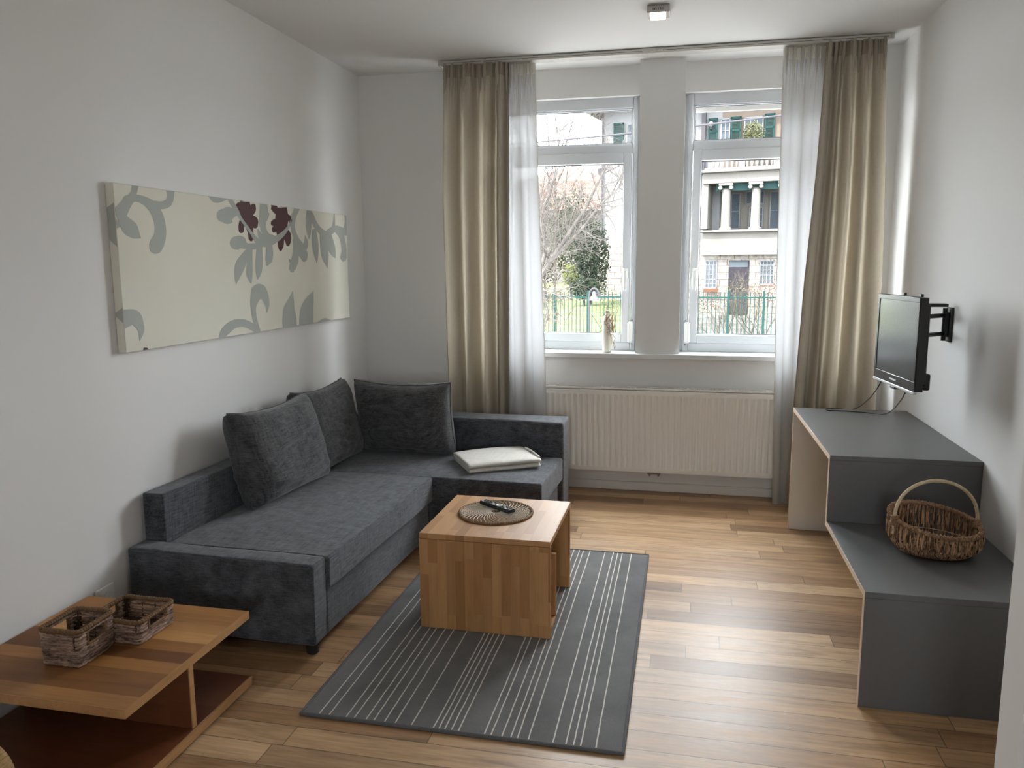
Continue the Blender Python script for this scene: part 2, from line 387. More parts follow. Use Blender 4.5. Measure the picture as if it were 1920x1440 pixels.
make_window('window_1', -1.35, -.34, 1)
make_window('window_2', -.005, 1.0, -1, 1)
# ------------------------------------------------------------------ radiator
r = thing('radiator', 'wide white ribbed panel radiator on the wall under the windows', 'radiator', (-.25, 5.45, .165))
def rl(x, y, z): return (x+.25, y-5.45, z-.165)
x0, x1 = -1.25, .75
m = MB()
def prof(x):
    ph = ((x-x0) % .040)/.040
    d = abs(ph-.5)*2
    return 0 if d < .34 else (.006 if d > .62 else .006*(d-.34)/.28)
nx = int((x1-x0)/.0025)
zs = [.165, .185, .197, .205, .62+.075, .703, .712, .745]
wz = [0, 0, 0, 1, 1, 0, 0, 0]
m.grid(lambda a, b: Vector(rl(x0+a*(x1-x0), 5.398+prof(a*(x1-x0)+x0)*wz[round(b*7)], zs[round(b*7)])), nx//1, 7)
m.build('front_panel', M['rad'], r, angle=60)
m = MB(); m.box(rl(x0, 5.470, .165), rl(x1, 5.480, .745)); m.box(rl(x0, 5.402, .1655), rl(x1, 5.470, .172)); m.box(rl(x0-.004, 5.398, .165), rl(x0, 5.485, .757)); m.box(rl(x1, 5.398, .165), rl(x1+.004, 5.485, .757))
m.build('casing', M['rad'], r, bevel=.002)
m = MB(); m.box(rl(x0, 5.405, .70), rl(x1, 5.466, .741)); m.build('inner_convector', M['rad_d'], r, smooth=False)
m = MB(); m.box(rl(x0, 5.398, .741), rl(x1, 5.410, .757)); m.box(rl(x0, 5.473, .741), rl(x1, 5.482, .757))
n = 0; x = x0
while x < x1:
    k = .022 if n % 50 == 25 else .004
    m.box(rl(x, 5.405, .745), rl(x+k, 5.476, .757)); x += k+.006; n += 1
m.build('top_grille', M['rad'], r, smooth=False)
m = MB(); m.tube([rl(-.205, 5.44, .18), rl(-.205, 5.44, .14), rl(-.205, 5.46, .13), rl(-.205, 5.51, .13)], .009); m.tube([rl(-.145, 5.44, .18), rl(-.145, 5.44, .14), rl(-.145, 5.46, .13), rl(-.145, 5.51, .13)], .009); m.tube([rl(-.22, 5.44, .152), rl(-.13, 5.44, .152)], .010)
m.build('valve', M['brushed'], r)
# ------------------------------------------------------------------ curtain rail and curtains
r = thing('curtain_rail', 'long pale metal double curtain rail on the ceiling above both windows', 'curtain rail', (0, 5.29, 2.943))
m = MB(); m.box((-1.62, -.045, -.032), (1.150, .045, -.004)); m.box((-1.62, -.035, -.004), (1.150, .035, -.001)); m.build('track', M['rail'], r, bevel=.004)
m = MB(); m.box((-1.60, -.0465, -.0195), (1.14, -.045, -.0175)); m.build('groove', M['dark'], r, smooth=False)
m = MB(); m.box((1.150, -.048, -.034), (1.172, .048, -.001)); m.build('end_cap', M['rail'], r, bevel=.006, seg=3)
m = MB(); m.box((-1.640, -.048, -.034), (-1.62, .048, -.001)); m.build('end_cap', M['rail'], r, bevel=.006, seg=3)
m = MB(); m.box((-.30, -.047, -.0335), (-.17, .046, -.0005)); m.box((-.215, -.050, -.026), (-.175, .05, -.0005)); m.build('joint_bracket', M['rail'], r, bevel=.003)
def lerp(a, b, t): return a+(b-a)*t
def interp(tab, x):
    for (a, va), (b, vb) in zip(tab, tab[1:]):
        if x <= b: return va+(vb-va)*max(0, (x-a))/(b-a)
    return tab[-1][1]
def curtain(name, label, cat, y, ztop, zbot, left, right, folds, amp, seed, mat, mathead, heading, hem=.06, side=None, nfu=None):
    """left/right: tables of x over t (0 top .. 1 bottom); folds: list of relative fold widths"""
    rnd = random.Random(seed)
    tot = sum(f for f, _ in folds); acc = [0]
    for f, _ in folds: acc.append(acc[-1]+f/tot)
    ph = [rnd.random()*6 for _ in folds]
    def fold(u, t):
        for k in range(len(folds)):
            if u <= acc[k+1] or k == len(folds)-1:
                w = (u-acc[k])/(acc[k+1]-acc[k]); a = folds[k][1]
                sgn = 1 if k % 2 == 0 else -1
                sh = math.sin(PI*min(1, max(0, w)))
                sh = math.copysign(abs(sh)**.75, sh)
                top = min(1, t*7)
                return sgn*sh*a*(lerp(.55, 1, top)+.25*math.sin(t*5+ph[k])*top)
        return 0
    def pos(u, t, dy=0):
        xa, xb = interp(left, t), interp(right, t)
        uu = u+.012*math.sin(t*4+u*9+seed)*min(1, t*3)*math.sin(PI*u)
        x = lerp(xa, xb, uu)
        z = lerp(ztop, zbot, t)
        yy = y-fold(u, t)*amp+dy
        yy += .004*math.sin(u*150+seed)*max(0, 1-t*9)
        yy += .003*noise.noise(Vector((x*9, seed, z*5)))
        return Vector((x, yy, z))
    o = thing(name, label, cat, ((left[0][1]+right[0][1])/2, y, zbot), 0, 'sheer curtains at the windows' if 'sheer' in name else 'beige drapes at the windows')
    c = Vector(o.location)
    nu = nfu or 260
    th = heading/(ztop-zbot)
    m = MB(); m.grid(lambda a, b: pos(a, th+(1-th)*b)-c, nu, 60); m.build('fabric', mat, o, angle=180)
    m = MB(); m.grid(lambda a, b: pos(a, th*1.02*b)-c, nu, 6); m.build('heading_tape', mathead, o, angle=180)
    hz = 1-hem/(ztop-zbot)
    m = MB(); m.grid(lambda a, b: pos(a, hz+(1-hz)*b, -.003)-c, nu, 3); m.build('bottom_hem', mat, o, angle=180)
    if side is not None:
        a0, a1 = (0, .012) if side == 'L' else (.988, 1)
        m = MB(); m.grid(lambda a, b: pos(lerp(a0, a1, a), th+(1-th)*b, -.003-.002*abs(math.sin(b*60)))-c, 3, 120); m.build('side_hem', mathead, o, angle=180)
    # pinch pleats of the heading
    m = MB(); n = max(3, int((right[0][1]-left[0][1])/.042))
    for k in range(n):
        u = (k+.5+rnd.uniform(-.15, .15))/n
        pts = [pos(u, th*q)-c+Vector((rnd.uniform(-.001, .001), -.024-.006*math.sin(q*3), 0)) for q in (0.02, .3, .6, .9, 1.1, 1.5, 2.2)]
        m.tube(pts, [.009, .0095, .0105, .011, .0105, .008, .002], 8)
    m.build('pleat', mathead if mathead is not M['drape_d'] else M['drape'], o)
    return o
rd = random.Random(5)
curtain('curtain', 'beige drape beside the left window, hanging behind the sofa', 'curtain', 5.262, 2.915, .05,
        [(0, -1.605), (.3, -1.625), (1, -1.60)], [(0, -1.16), (.5, -1.17), (1, -1.17)],
        [(2.2, .5), (1, .6), (1.5, 1), (1.6, 1), (1.3, 1), (.8, .8), (1, 1), (.8, .9)], .052, 3, M['drape'], M['drape_d'], .085, side='L')
curtain('sheer_curtain', 'sheer white curtain hanging left of the left window, next to the beige drape', 'curtain', 5.318, 2.915, .04,
        [(0, -1.24), (1, -1.26)], [(0, -.995), (.25, -.975), (.6, -.935), (1, -.90)],
        [(1, .6), (.8, .8), (1.2, 1), (1, .7), (1.4, .8)], .026, 8, M['sheer'], M['sheer_d'], .075, hem=.08, side='R')
curtain('sheer_curtain', 'sheer white curtain right of the right window, its hem touching the floor beside the radiator', 'curtain', 5.322, 2.915, .015,
        [(0, .555), (.5, .575), (1, .612)], [(0, .90), (1, .86)],
        [(1, .5), (1.2, .8), (1, .7), (1.4, .8), (1, .6)], .026, 13, M['sheer'], M['sheer_d'], .075, hem=.085, side='L')
curtain('curtain', 'beige drape beside the right window, hanging behind the tall grey desk', 'curtain', 5.262, 2.915, .03,
        [(0, .795), (.25, .775), (.5, .735), (.8, .705), (1, .70)], [(0, 1.135), (.4, 1.185), (1, 1.215)],
        [(1.4, .5), (.9, .8), (.8, .7), (1.1, 1), (1.4, 1), (1, .8), (1.5, 1), (1.2, .8), (2, .5)], .050, 21, M['drape'], M['drape_d'], .085, side='L')
# ------------------------------------------------------------------ ceiling lamp
p0, p1 = at(1213, 9, z=H), at(1256, 7, z=H)
ly = (p0.y+p1.y)/2; lx0, lx1 = p0.x, p1.x
zb = at(1213, 24, y=ly).z
r = thing('ceiling_lamp', 'small square metal ceiling lamp switched on, in front of the windows', 'lamp', ((lx0+lx1)/2, ly+.06, H))
hw = (lx1-lx0)/2
m = MB(); m.box((-hw, -.06, zb-H), (hw, .055, 0)); m.build('housing', M['brushed'], r, bevel=.003)
m = MB(); m.box((-hw*.72, -.045, zb-H-.013), (hw*.62, .04, zb-H)); m.build('diffuser', M['lampglow'], r, bevel=.006, seg=3)
m = MB()
for k in (-3, -2, -1.2, 0, 1.4, 2.2, 3): m.box((k*.009-.0018, -.0612, (zb-H)*.72), (k*.009+.0018, -.060, (zb-H)*.42))
m.build('vent_slot', M['dark'], r, smooth=False)
# ------------------------------------------------------------------ grey stepped desk and bench
DX0, DX1 = .658, XR-.002
r = thing('stepped_desk', 'long grey laminate desk stepping down to a low bench along the right wall', 'desk', (.97, 3.85, 0))
def dl(x, y, z): return (x-.97, y-3.85, z)
T = .022
Y0, Y1, Y2, ZB, ZD = 2.863, 3.658, 4.877, .4417, .7488
def slab(nm, a, b):
    o = MB().box(dl(*a), dl(*b)).build(nm, M['grey'], r, bevel=.0012, seg=1)
    return o
slab('bench_top', (DX0+.002, Y0, ZB-T), (DX1, Y1+T, ZB)); slab('bench_front_panel', (DX0+.002, Y0, 0), (DX1, Y0+T, ZB-T))
slab('riser_panel', (DX0+.002, Y1, ZB), (DX1, Y1+T, ZD-T)); slab('desk_top', (DX0+.002, Y1, ZD-T), (DX1, Y2, ZD))
MB().box(dl(DX0+.002, Y2-T, 0), dl(DX1, Y2, ZD-T)).build('end_panel', M['cream'], r, bevel=.0012, seg=1)
m = MB()
for a, b in (((Y0, ZB-T), (Y1+T, ZB)), ((Y0, 0), (Y0+T, ZB-T)), ((Y1, ZB), (Y1+T, ZD-T)), ((Y1, ZD-T), (Y2, ZD)), ((Y2-T, 0), (Y2, ZD-T))):
    m.box(dl(DX0, a[0], a[1]), dl(DX0+.002, b[0], b[1]))
m.build('edge_banding', M['edge'], r, smooth=False)
# ------------------------------------------------------------------ television
A = Vector((1.0, 3.70, 0)); Bv = Vector((.945, 4.205, 0)); tz0, tz1 = 1.038, 1.452
d = (Bv-A).normalized(); W = (Bv-A).length; nrm = Vector((-d.y, d.x, 0))  # faces the room (-x)
if nrm.x > 0: nrm = -nrm
r = thing('television', 'black flat television turned to the room on a wall arm above the grey desk', 'television', (A+Bv)/2+Vector((0, 0, tz0)))
mt = Matrix(((d.x, -nrm.x, 0, 0), (d.y, -nrm.y, 0, 0), (0, 0, 1, 0), (0, 0, 0, 1)))  # local x along width, y = backwards
Hh = tz1-tz0; w2 = W/2
def tb(mb, a, b): return mb.box(a, b, mt)
m = MB(); b_ = .022
tb(m, (-w2, 0, 0), (w2, .035, Hh)); m.build('body', M['black'], r, bevel=.004)
m = MB(); tb(m, (-w2, -.004, 0), (w2, .0005, .045)); tb(m, (-w2, -.004, Hh-b_), (w2, .0005, Hh)); tb(m, (-w2, -.004, .045), (-w2+b_, .0005, Hh-b_)); tb(m, (w2-b_, -.004, .045), (w2, .0005, Hh-b_))
m.build('bezel', M['bezel'], r, bevel=.002)
m = MB(); tb(m, (-w2+b_, -.001, .045), (w2-b_, .0007, Hh-b_)); m.build('screen', M['screen'], r, smooth=False)
m = MB(); tb(m, (-w2, -.006, -.010), (w2, .010, .002)); m.build('bottom_strip', M['silver'], r, bevel=.002)
m = MB(); tb(m, (-w2+.03, .035, .03), (w2-.03, .058, Hh-.03)); tb(m, (-w2+.05, .055, .0), (w2-.05, .085, .075)); m.build('back_cover', M['black'], r, bevel=.008)
m = MB(); tb(m, (-.04, -.0046, .018), (.04, -.004, .026)); m.build('maker_badge', M['silver'], r, smooth=False)
m = MB(); tb(m, (-.03, -.004, -.022), (.03, .03, -.010)); m.build('lower_connector', M['black'], r, bevel=.003)
# wall arm
wp = Vector((XR, 4.235, 1.30)); tc = (A+Bv)/2+Vector((0, 0, 1.30))-nrm*.085
r = thing('television_mount', 'black steel swivel arm bolted to the right wall behind the television', 'wall mount', wp)
m = MB(); m.box((-.012, -.035, -.085), (-.001, .035, .085)); m.build('wall_plate', M['steel'], r, bevel=.002)
m = MB(); m.tube([(-.03, 0, -.08), (-.03, 0, .08)], .011, 12); m.box((-.03, -.012, -.06), (-.012, .012, .06)); m.build('wall_hinge', M['steel'], r)
el = Vector((-.16, -.13, 0)); v2 = tc-wp
m = MB()
for z in (.045, -.045):
    m.tube([Vector((-.03, 0, z)), el+Vector((0, 0, z))], .011, 8)
m.tube([el+Vector((0, 0, -.065)), el+Vector((0, 0, .075))], .012, 12); m.build('arm', M['steel'], r)
m = MB()
for z in (.025, -.02): m.tube([el+Vector((0, 0, z)), Vector((v2.x, v2.y, z))], .012, 8)
m.build('fore_arm', M['steel'], r)
m = MB(); mm = Matrix.Translation(v2) @ mt
m.box((-.10, -.026, -.075), (.10, -.018, .075), mm); m.box((-.11, -.030, -.13), (-.085, -.018, .163), mm); m.box((.085, -.030, -.13), (.11, -.018, .163), mm); m.box((-.03, -.02, -.05), (.03, .01, .05), mm)
m.build('screen_bracket', M['steel'], r, bevel=.002)
m = MB(); m.box((-.13, -.05, .088), (-.03, .01, .104)); m.build('cable_cover', M['steel'], r, bevel=.003)
# cables
def smooth_path(P, n=8):
    P = [Vector(p) for p in P]; out = []
    for i in range(len(P)-1):
        a, b, c, e = P[max(i-1, 0)], P[i], P[i+1], P[min(i+2, len(P)-1)]
        for k in range(n):
            t = k/n
            out.append(.5*((2*b)+(c-a)*t+(2*a-5*b+4*c-e)*t*t+(3*b-a-3*c+e)*t**3))
    out.append(P[-1]); return out
zc = ZD+.003
P = [at(1656, 706, x=.985), at(1645, 728, x=.97), at(1625, 752, y=4.55), at(1601, 767, z=zc+.001), at(1570, 766.5, z=zc), at(1551, 766, z=zc), at(1552, 769, z=zc), at(1590, 771, z=zc), at(1625, 774, z=zc), at(1654, 777, z=zc), at(1672, 770, y=4.45), at(1688, 752, x=1.02), at(1697, 737, x=1.01)]
tag(MB().tube(smooth_path(P), .0028, 6).build('power_cable', M['cable'], None), 'thin black cable looping from the television down over the grey desk top', 'cable')
# ------------------------------------------------------------------ sofa
SO = Vector((-2.312, 2.80, 0)); SR = -.028
r = thing('corner_sofa', 'dark grey fabric corner sofa with low near armrest, chaise end under the window', 'sofa', SO, SR)
def puff(mb, a, b, n=10, amp=.006, seed=0, crown=.0):
    """soft upholstered block: subdivided box with slight crown and noise"""
    a, b = Vector(a), Vector(b); bm = bmesh.new()
    bmesh.ops.create_cube(bm, size=1)
    bmesh.ops.subdivide_edges(bm, edges=bm.edges[:], cuts=n, use_grid_fill=True)
    c = (a+b)/2; s = b-a; vs = []
    for v in bm.verts:
        q = v.co*2; p = Vector((c.x+v.co.x*s.x, c.y+v.co.y*s.y, c.z+v.co.z*s.z))
        k = max(0, (1-q.x**4))*max(0, (1-q.y**4))
        if q.z > .98: p.z += crown*k
        nn = noise.noise_vector(p*3.3+Vector((seed, seed*2, 0)))*amp
        p += nn
        vs.append(mb.bm.verts.new(p))
    bm.verts.ensure_lookup_table(); idx = {v: vs[i] for i, v in enumerate(bm.verts)}
    for f in bm.faces: mb.bm.faces.new([idx[v] for v in f.verts])
    bm.free(); return mb
def soft(nm, a, b, rad=.02, mat='sofa', **k):
    o = puff(MB(), a, b, **k).build(nm, M[mat], r)
    md = o.modifiers.new('bevel', 'BEVEL'); md.width = rad; md.segments = 4; md.limit_method = 'ANGLE'; md.angle_limit = math.radians(50)
    return o
soft('near_armrest', (.0, 0, .055), (.875, .115, .405), .022, crown=.006, seed=1)
soft('backrest', (.0, .118, .05), (.105, 2.06, .618), .025, seed=2, amp=.004)
soft('far_armrest', (.0, 2.055, .045), (1.535, 2.27, .615), .028, seed=3, crown=.006)
soft('seat_base', (.11, .122, .045), (.862, 1.40, .255), .012, seed=4, amp=.003)
soft('seat_cushion', (.11, .120, .258), (.890, 1.405, .398), .026, seed=5, crown=.012)
soft('chaise_base', (.11, 1.412, .045), (1.50, 2.05, .245), .012, seed=6, amp=.003)
soft('chaise_cushion', (.11, 1.410, .248), (1.53, 2.052, .392), .026, seed=7, crown=.012)
for (x, y) in ((.83, .06), (.08, .06), (1.45, 2.20), (1.44, 1.47), (.08, 2.2)):
    MB().lathe([(.022, 0), (.026, .004), (.032, .062), (.032, .065)], (x, y, 0), 20).build('leg', M['foot'], r)
m = MB(); m.tube([(.02, -.002, .398), (.84, -.002, .398), (.865, .0, .39), (.873, .004, .37), (.873, .004, .07)], .0022, 5); m.tube([(.865, .118, .395), (.875, .117, .37), (.875, .117, .07)], .0022, 5)
m.build('seam_piping', M['sofa'], r)
def cushion(label, c, wdir, tilt, w, h, t, seed):
    """wdir: unit width direction, facing normal = up x wdir; tilt back in radians"""
    o = thing('back_cushion', label, 'cushion', (0, 0, 0), 0, 'loose back cushions on the corner sofa')
    wd = Vector(wdir).normalized(); nf = Vector((wd.y, -wd.x, 0)); up = Vector((0, 0, 1))
    v = (up*math.cos(tilt)-nf*math.sin(tilt)); n = (nf*math.cos(tilt)+up*math.sin(tilt))
    rn = random.Random(seed)
    cr = [(rn.uniform(-.8, .8), rn.uniform(-.95, .5), rn.uniform(-.5, .5), rn.uniform(.25, .5)) for _ in range(7)]
    def side(sg):
        def fn(a, b):
            x, y = a*2-1, b*2-1
            e = max(0, (1-abs(x)**3.2))*max(0, (1-abs(y)**3.2))
            th = t/2*e**.30
            px = w/2*x*(1-.05*(1-y*y)**1.0*abs(x)**2)
            py = h/2*y*(1-.055*(1-x*x)*abs(y)**2)
            if y < 0: th *= 1+.16*(-y)     # sags to the bottom
            py += -.018*(1-x*x)*max(0, y)
            wv = 0
            for (qx, qy, qa, ql) in cr:
                ca, sa = math.cos(qa), math.sin(qa); ux = (x-qx)*ca+(y-qy)*sa; uy = -(x-qx)*sa+(y-qy)*ca
                wv += -.010*math.exp(-(uy/.055)**2-(ux/ql)**2)+.006*math.exp(-((uy-.12)/.07)**2-(ux/ql)**2)
            wv += .009*noise.noise(Vector((x*2.1+seed, y*2.1, sg)))+.004*noise.noise(Vector((x*6+seed, y*6, sg)))
            return wd*px+v*py+n*(sg*(th+wv*min(1, e*4)))
        return fn
    m = MB(); N = 56
    m.grid(side(1), N, N); m.grid(side(-1), N, N)
    bmesh.ops.remove_doubles(m.bm, verts=m.bm.verts, dist=.0006)
    m.build('cover', M['cushion'], o, angle=75)
    P = []
    f = side(0)
    for k in range(40): P.append(f(k/40, 0))
    for k in range(40): P.append(f(1, k/40))
    for k in range(40): P.append(f(1-k/40, 1))
    for k in range(40): P.append(f(0, 1-k/40))
    MB().tube(P, .0035, 6, closed=True).build('seam_piping', M['cushion'], o)
    o.location = Vector(c)
    return o
cushion('dark grey back cushion nearest to the low armrest, leaning on the left wall', (-2.075, 3.705, .652), (.10, 1, 0), .26, .65, .49, .26, 4)
cushion('dark grey back cushion in the middle of the three on the sofa', (-2.115, 4.36, .640), (.05, 1, 0), .22, .62, .50, .22, 9)
cushion('dark grey back cushion in the corner, leaning on the far armrest under the curtain', (-1.715, 4.655, .655), (-1, .03, 0), .20, .645, .47, .24, 15)
# ------------------------------------------------------------------ folded blanket
A_, B_, D_ = Vector((-1.19, 4.27, .404)), Vector((-.81, 4.50, .404)), Vector((-1.37, 4.62, .404))
ex = (B_-A_).normalized(); ey = Vector((-ex.y, ex.x, 0)); LX = (B_-A_).length; LY = .355
r = thing('folded_blanket', 'folded cream white blanket lying on the chaise end of the sofa', 'blanket', A_)
def fold_prof():
    lay, th = 4, .0135; P = []
    for k in range(lay):
        z = .007+k*th
        ys = [LY-.01, LY*.75, LY*.5, LY*.25, .012] if k % 2 == 0 else [.012, LY*.25, LY*.5, LY*.75, LY-.012]
        for y in ys: P.append((y, z))
        if k < lay-1:
            yy = -.002 if k % 2 == 0 else LY+.002
            P.append((yy, z+th/2))
    return P
pf = fold_prof()
def bfn(off):
    def fn(a, b):
        k = b*(len(pf)-1); i = min(int(k), len(pf)-2); f = k-i
        y = lerp(pf[i][0], pf[i+1][0], f); z = lerp(pf[i][1], pf[i+1][1], f)
        x = a*LX+ (z-.03)*.35*(a-.5)
        q = Vector((x*5, y*5, z*20))
        z += .006*noise.noise(q)*(z/.05)+.010*(z/.05)*math.sin(a*PI)**.5-.004
        y += .006*noise.noise(q+Vector((7, 0, 0)))
        return ex*x+ey*y+Vector((0, 0, max(.004, z)))
    return fn
MB().grid(bfn(0), 30, (len(pf)-1)*3).build('folded_layers', M['blanket'], r, angle=180, solid=.010)
P = [ex*(LX+.004)+ey*y+Vector((0, 0, z+.004)) for y, z in [(LY*.1, .05), (LY*.3, .054), (LY*.55, .056), (LY*.8, .052)]]
m = MB(); m.tube(smooth_path(P), .006, 8)
P = [ex*(LX-.01+.03*math.sin(k/12*PI))+ey*(LY*.15+LY*.5*k/12)+Vector((0, 0, .012+.01*math.sin(k*.7))) for k in range(13)]
m.tube(P, .009, 8); m.build('hem', M['blanket'], r)
# ------------------------------------------------------------------ rug
RX0, RX1, RY0, RY1 = -1.309, -.157, 2.395, 4.22
r = thing('rug', 'grey rug with thin white stripes under the small wooden table', 'rug', ((RX0+RX1)/2, (RY0+RY1)/2, 0))
t = NT('rug_pile', .95, spec=.1)
f1 = t.noise(420, 3); f2 = t.noise(5, 4)
ff = t.math('ADD', t.math('MULTIPLY', f1, .55), t.math('MULTIPLY', f2, .45))
t.col(t.ramp(ff, [(.35, (.135, .134, .132)), (.65, (.225, .224, .222))])); t.bump(ff, .6, .003)
M['rug'] = t.m
M['stripe'] = plain('rug_stripe_yarn', (.66, .64, .58), .9, var=.15, scale=200)
M['bind'] = plain('rug_binding', (.10, .10, .105), .85, var=.15, scale=200)
hx, hy = (RX1-RX0)/2, (RY1-RY0)/2
MB().grid(lambda a, b: Vector((-hx+a*2*hx+.003*noise.noise(Vector((b*3, 0, 4))), -hy+b*2*hy, .010+.0008*noise.noise(Vector((a*9, b*12, 0))))), 40, 60).build('pile', M['rug'], r, angle=180)
MB().box((-hx, -hy, 0), (hx, hy, .008)).build('backing', M['bind'], r, smooth=False)
m = MB()
cor = [(-hx, -hy), (hx, -hy), (hx, hy), (-hx, hy)]
P = []
for k in range(4):
    a, b = cor[k], cor[(k+1) % 4]
    for q in range(24): P.append((lerp(a[0], b[0], q/24), lerp(a[1], b[1], q/24), .007))
m.tube(P, .007, 8, closed=True); m.build('binding', M['bind'], r)
ST = [.06, .092, .149, .176, .215, .24, .275, .309, .362, .432, .449, .467, .488, .51, .59, .611, .644, .671, .691, .723, .796, .835, .857, .878, .922]
for s in ST:
    m = MB(); w_ = .0024
    m.grid(lambda a, b: Vector((-hx+s*2*hx+(a-.5)*2*w_+.0015*noise.noise(Vector((s*70, b*26, 0))), -hy+.008+b*(2*hy-.016), .0117)), 1, 90)
    m.build('woven_stripe', M['stripe'], r, angle=180)
# ------------------------------------------------------------------ beech cube table
TX, TY, TW, TD, TZ = -1.105, 3.129, .583, .585, .447
zr = .0115
r = thing('coffee_table', 'cube shaped beech block coffee table standing on the striped rug', 'table', (TX, TY, zr), -.005)
Z = TZ-zr; T = .025
MB().box((0, 0, Z-T), (TW, TD, Z)).build('tabletop', M['beech_y'], r, bevel=.0025)
MB().box((0, .001, 0), (TW, T, Z-T-.0012)).build('front_panel', M['beech_v'], r, bevel=.0022)
MB().box((0, TD-T, 0), (TW, TD-.001, Z-T-.0012)).build('back_panel', M['beech_v'], r, bevel=.0022)
MB().box((.004, T, .004), (TW-.006, .20, .004+.02)).build('rack_bottom', M['beech_x'], r, bevel=.002)
MB().box((.004, .182, .024), (TW-.006, .20, .315)).build('rack_divider', M['beech_v'], r, bevel=.003)
# placemat
mc = Vector((-.838, 3.462, TZ)); MR = .176
r = thing('placemat', 'round woven rattan placemat on the small beech table', 'placemat', mc)
def coil(r0, r1, rad, zz, n):
    P = []
    turns = (r1-r0)/(rad*2.02)
    for k in range(int(turns*n)+1):
        a = k/n*2*PI; q = r0+rad*2.02*k/n
        P.append((q*math.cos(a), q*math.sin(a), zz))
    return P
MB().tube(coil(.006, MR-.012, .0046, .0048, 40), .0046, 6).build('coil', M['mat'], r)
MB().tube([((MR-.006)*math.cos(a/80*2*PI), (MR-.006)*math.sin(a/80*2*PI), .006) for a in range(80)], .0062, 8, closed=True).build('outer_ring', M['mat'], r)
m = MB(); rr_ = .022
ring = 0
while rr_ < MR-.008:
    n = 44
    for k in range(n):
        a = 2*PI*(k+ring*.32)/n
        if (k+ring) % 1 == 0:
            a2 = a+.32/n*2*PI*.9
            m.tube([(rr_*math.cos(a), rr_*math.sin(a), .0088), ((rr_+.0085)*math.cos(a2), (rr_+.0085)*math.sin(a2), .0090)], .0013, 4)
    rr_ += .0093; ring += 1
m.build('stitching', M['stitch'], r)
m = MB()
for k in range(88):
    a = 2*PI*k/88; c0 = MR-.006
    P = [((c0+.0066*math.cos(q))*math.cos(a+q*.01), (c0+.0066*math.cos(q))*math.sin(a+q*.01), .006+.0066*math.sin(q)) for q in (-.6, .3, 1.2, 2.1, 3.0)]
    m.tube(P, .0011, 4)
m.build('rim_stitching', M['mat_d'], r)
# remote
ra, rb = Vector((-.935, 3.565, 0)), Vector((-.745, 3.43, 0)); dv = (rb-ra).normalized(); ang = math.atan2(dv.y, dv.x)
rc = (ra+rb)/2; rc.z = TZ+.0135
r = thing('remote_control', 'black remote control lying across the round placemat', 'remote control', rc, ang)
MB().box((-.108, -.022, 0), (.108, .022, .015)).build('body', M['bezel'], r, bevel=.006, seg=3)
MB().box((-.106, -.0195, .0145), (.106, .0195, .0175)).build('keypad', M['black'], r, bevel=.002)
for ix in range(12):
    if ix in (6, 7): continue
    for iy in range(3):
        x = -.092+ix*.0165; y = -.012+iy*.012
        MB().box((x-.0045, y-.0035, .0173), (x+.0045, y+.0035, .0188)).build('button', M['silver'] if (ix+iy) % 5 == 0 else M['bezel'], r, bevel=.001)
MB().tube([(.0155+.0125*math.cos(a/28*2*PI), .0125*math.sin(a/28*2*PI), .0180) for a in range(28)], .0032, 8, closed=True).build('navigation_ring', M['white'], r)
MB().lathe([(.001, .0172), (.007, .0172), (.007, .019), (.001, .019)], (.0155, 0, 0), 16).build('button', M['silver'], r)
# ------------------------------------------------------------------ walnut low table
WX0, WX1, WY0, WY1, WZ = -2.295, -1.588, 1.862, 2.548, .303
r = thing('low_table', 'low walnut veneer table with overhanging top against the left wall', 'table', (WX0, WY0, 0))
lw, ld = WX1-WX0, WY1-WY0
MB().box((0, 0, WZ-.03), (lw-.002, ld, WZ)).build('tabletop', M['walnut'], r, bevel=.001, seg=1)
MB().box((lw-.002, 0, WZ-.03), (lw, ld, WZ)).build('edge_banding', M['walnut_e'], r, smooth=False)
MB().box((0, -.002, WZ-.03), (lw, 0, WZ)).build('edge_banding', M['walnut_e'], r, smooth=False)
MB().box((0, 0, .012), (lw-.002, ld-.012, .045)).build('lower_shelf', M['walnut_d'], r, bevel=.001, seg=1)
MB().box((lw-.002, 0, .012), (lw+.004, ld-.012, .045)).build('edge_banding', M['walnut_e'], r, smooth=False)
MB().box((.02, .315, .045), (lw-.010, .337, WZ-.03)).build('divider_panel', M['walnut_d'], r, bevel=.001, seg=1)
MB().box((lw-.010, .315, .045), (lw-.006, .337, WZ-.03)).build('edge_banding', M['walnut_e'], r, smooth=False)
for x, y in ((.05, .06), (lw-.08, .06), (.05, ld-.08), (lw-.08, ld-.08)): MB().lathe([(.02, 0), (.02, .012)], (x, y, 0), 16).build('glide', M['foot'], r)
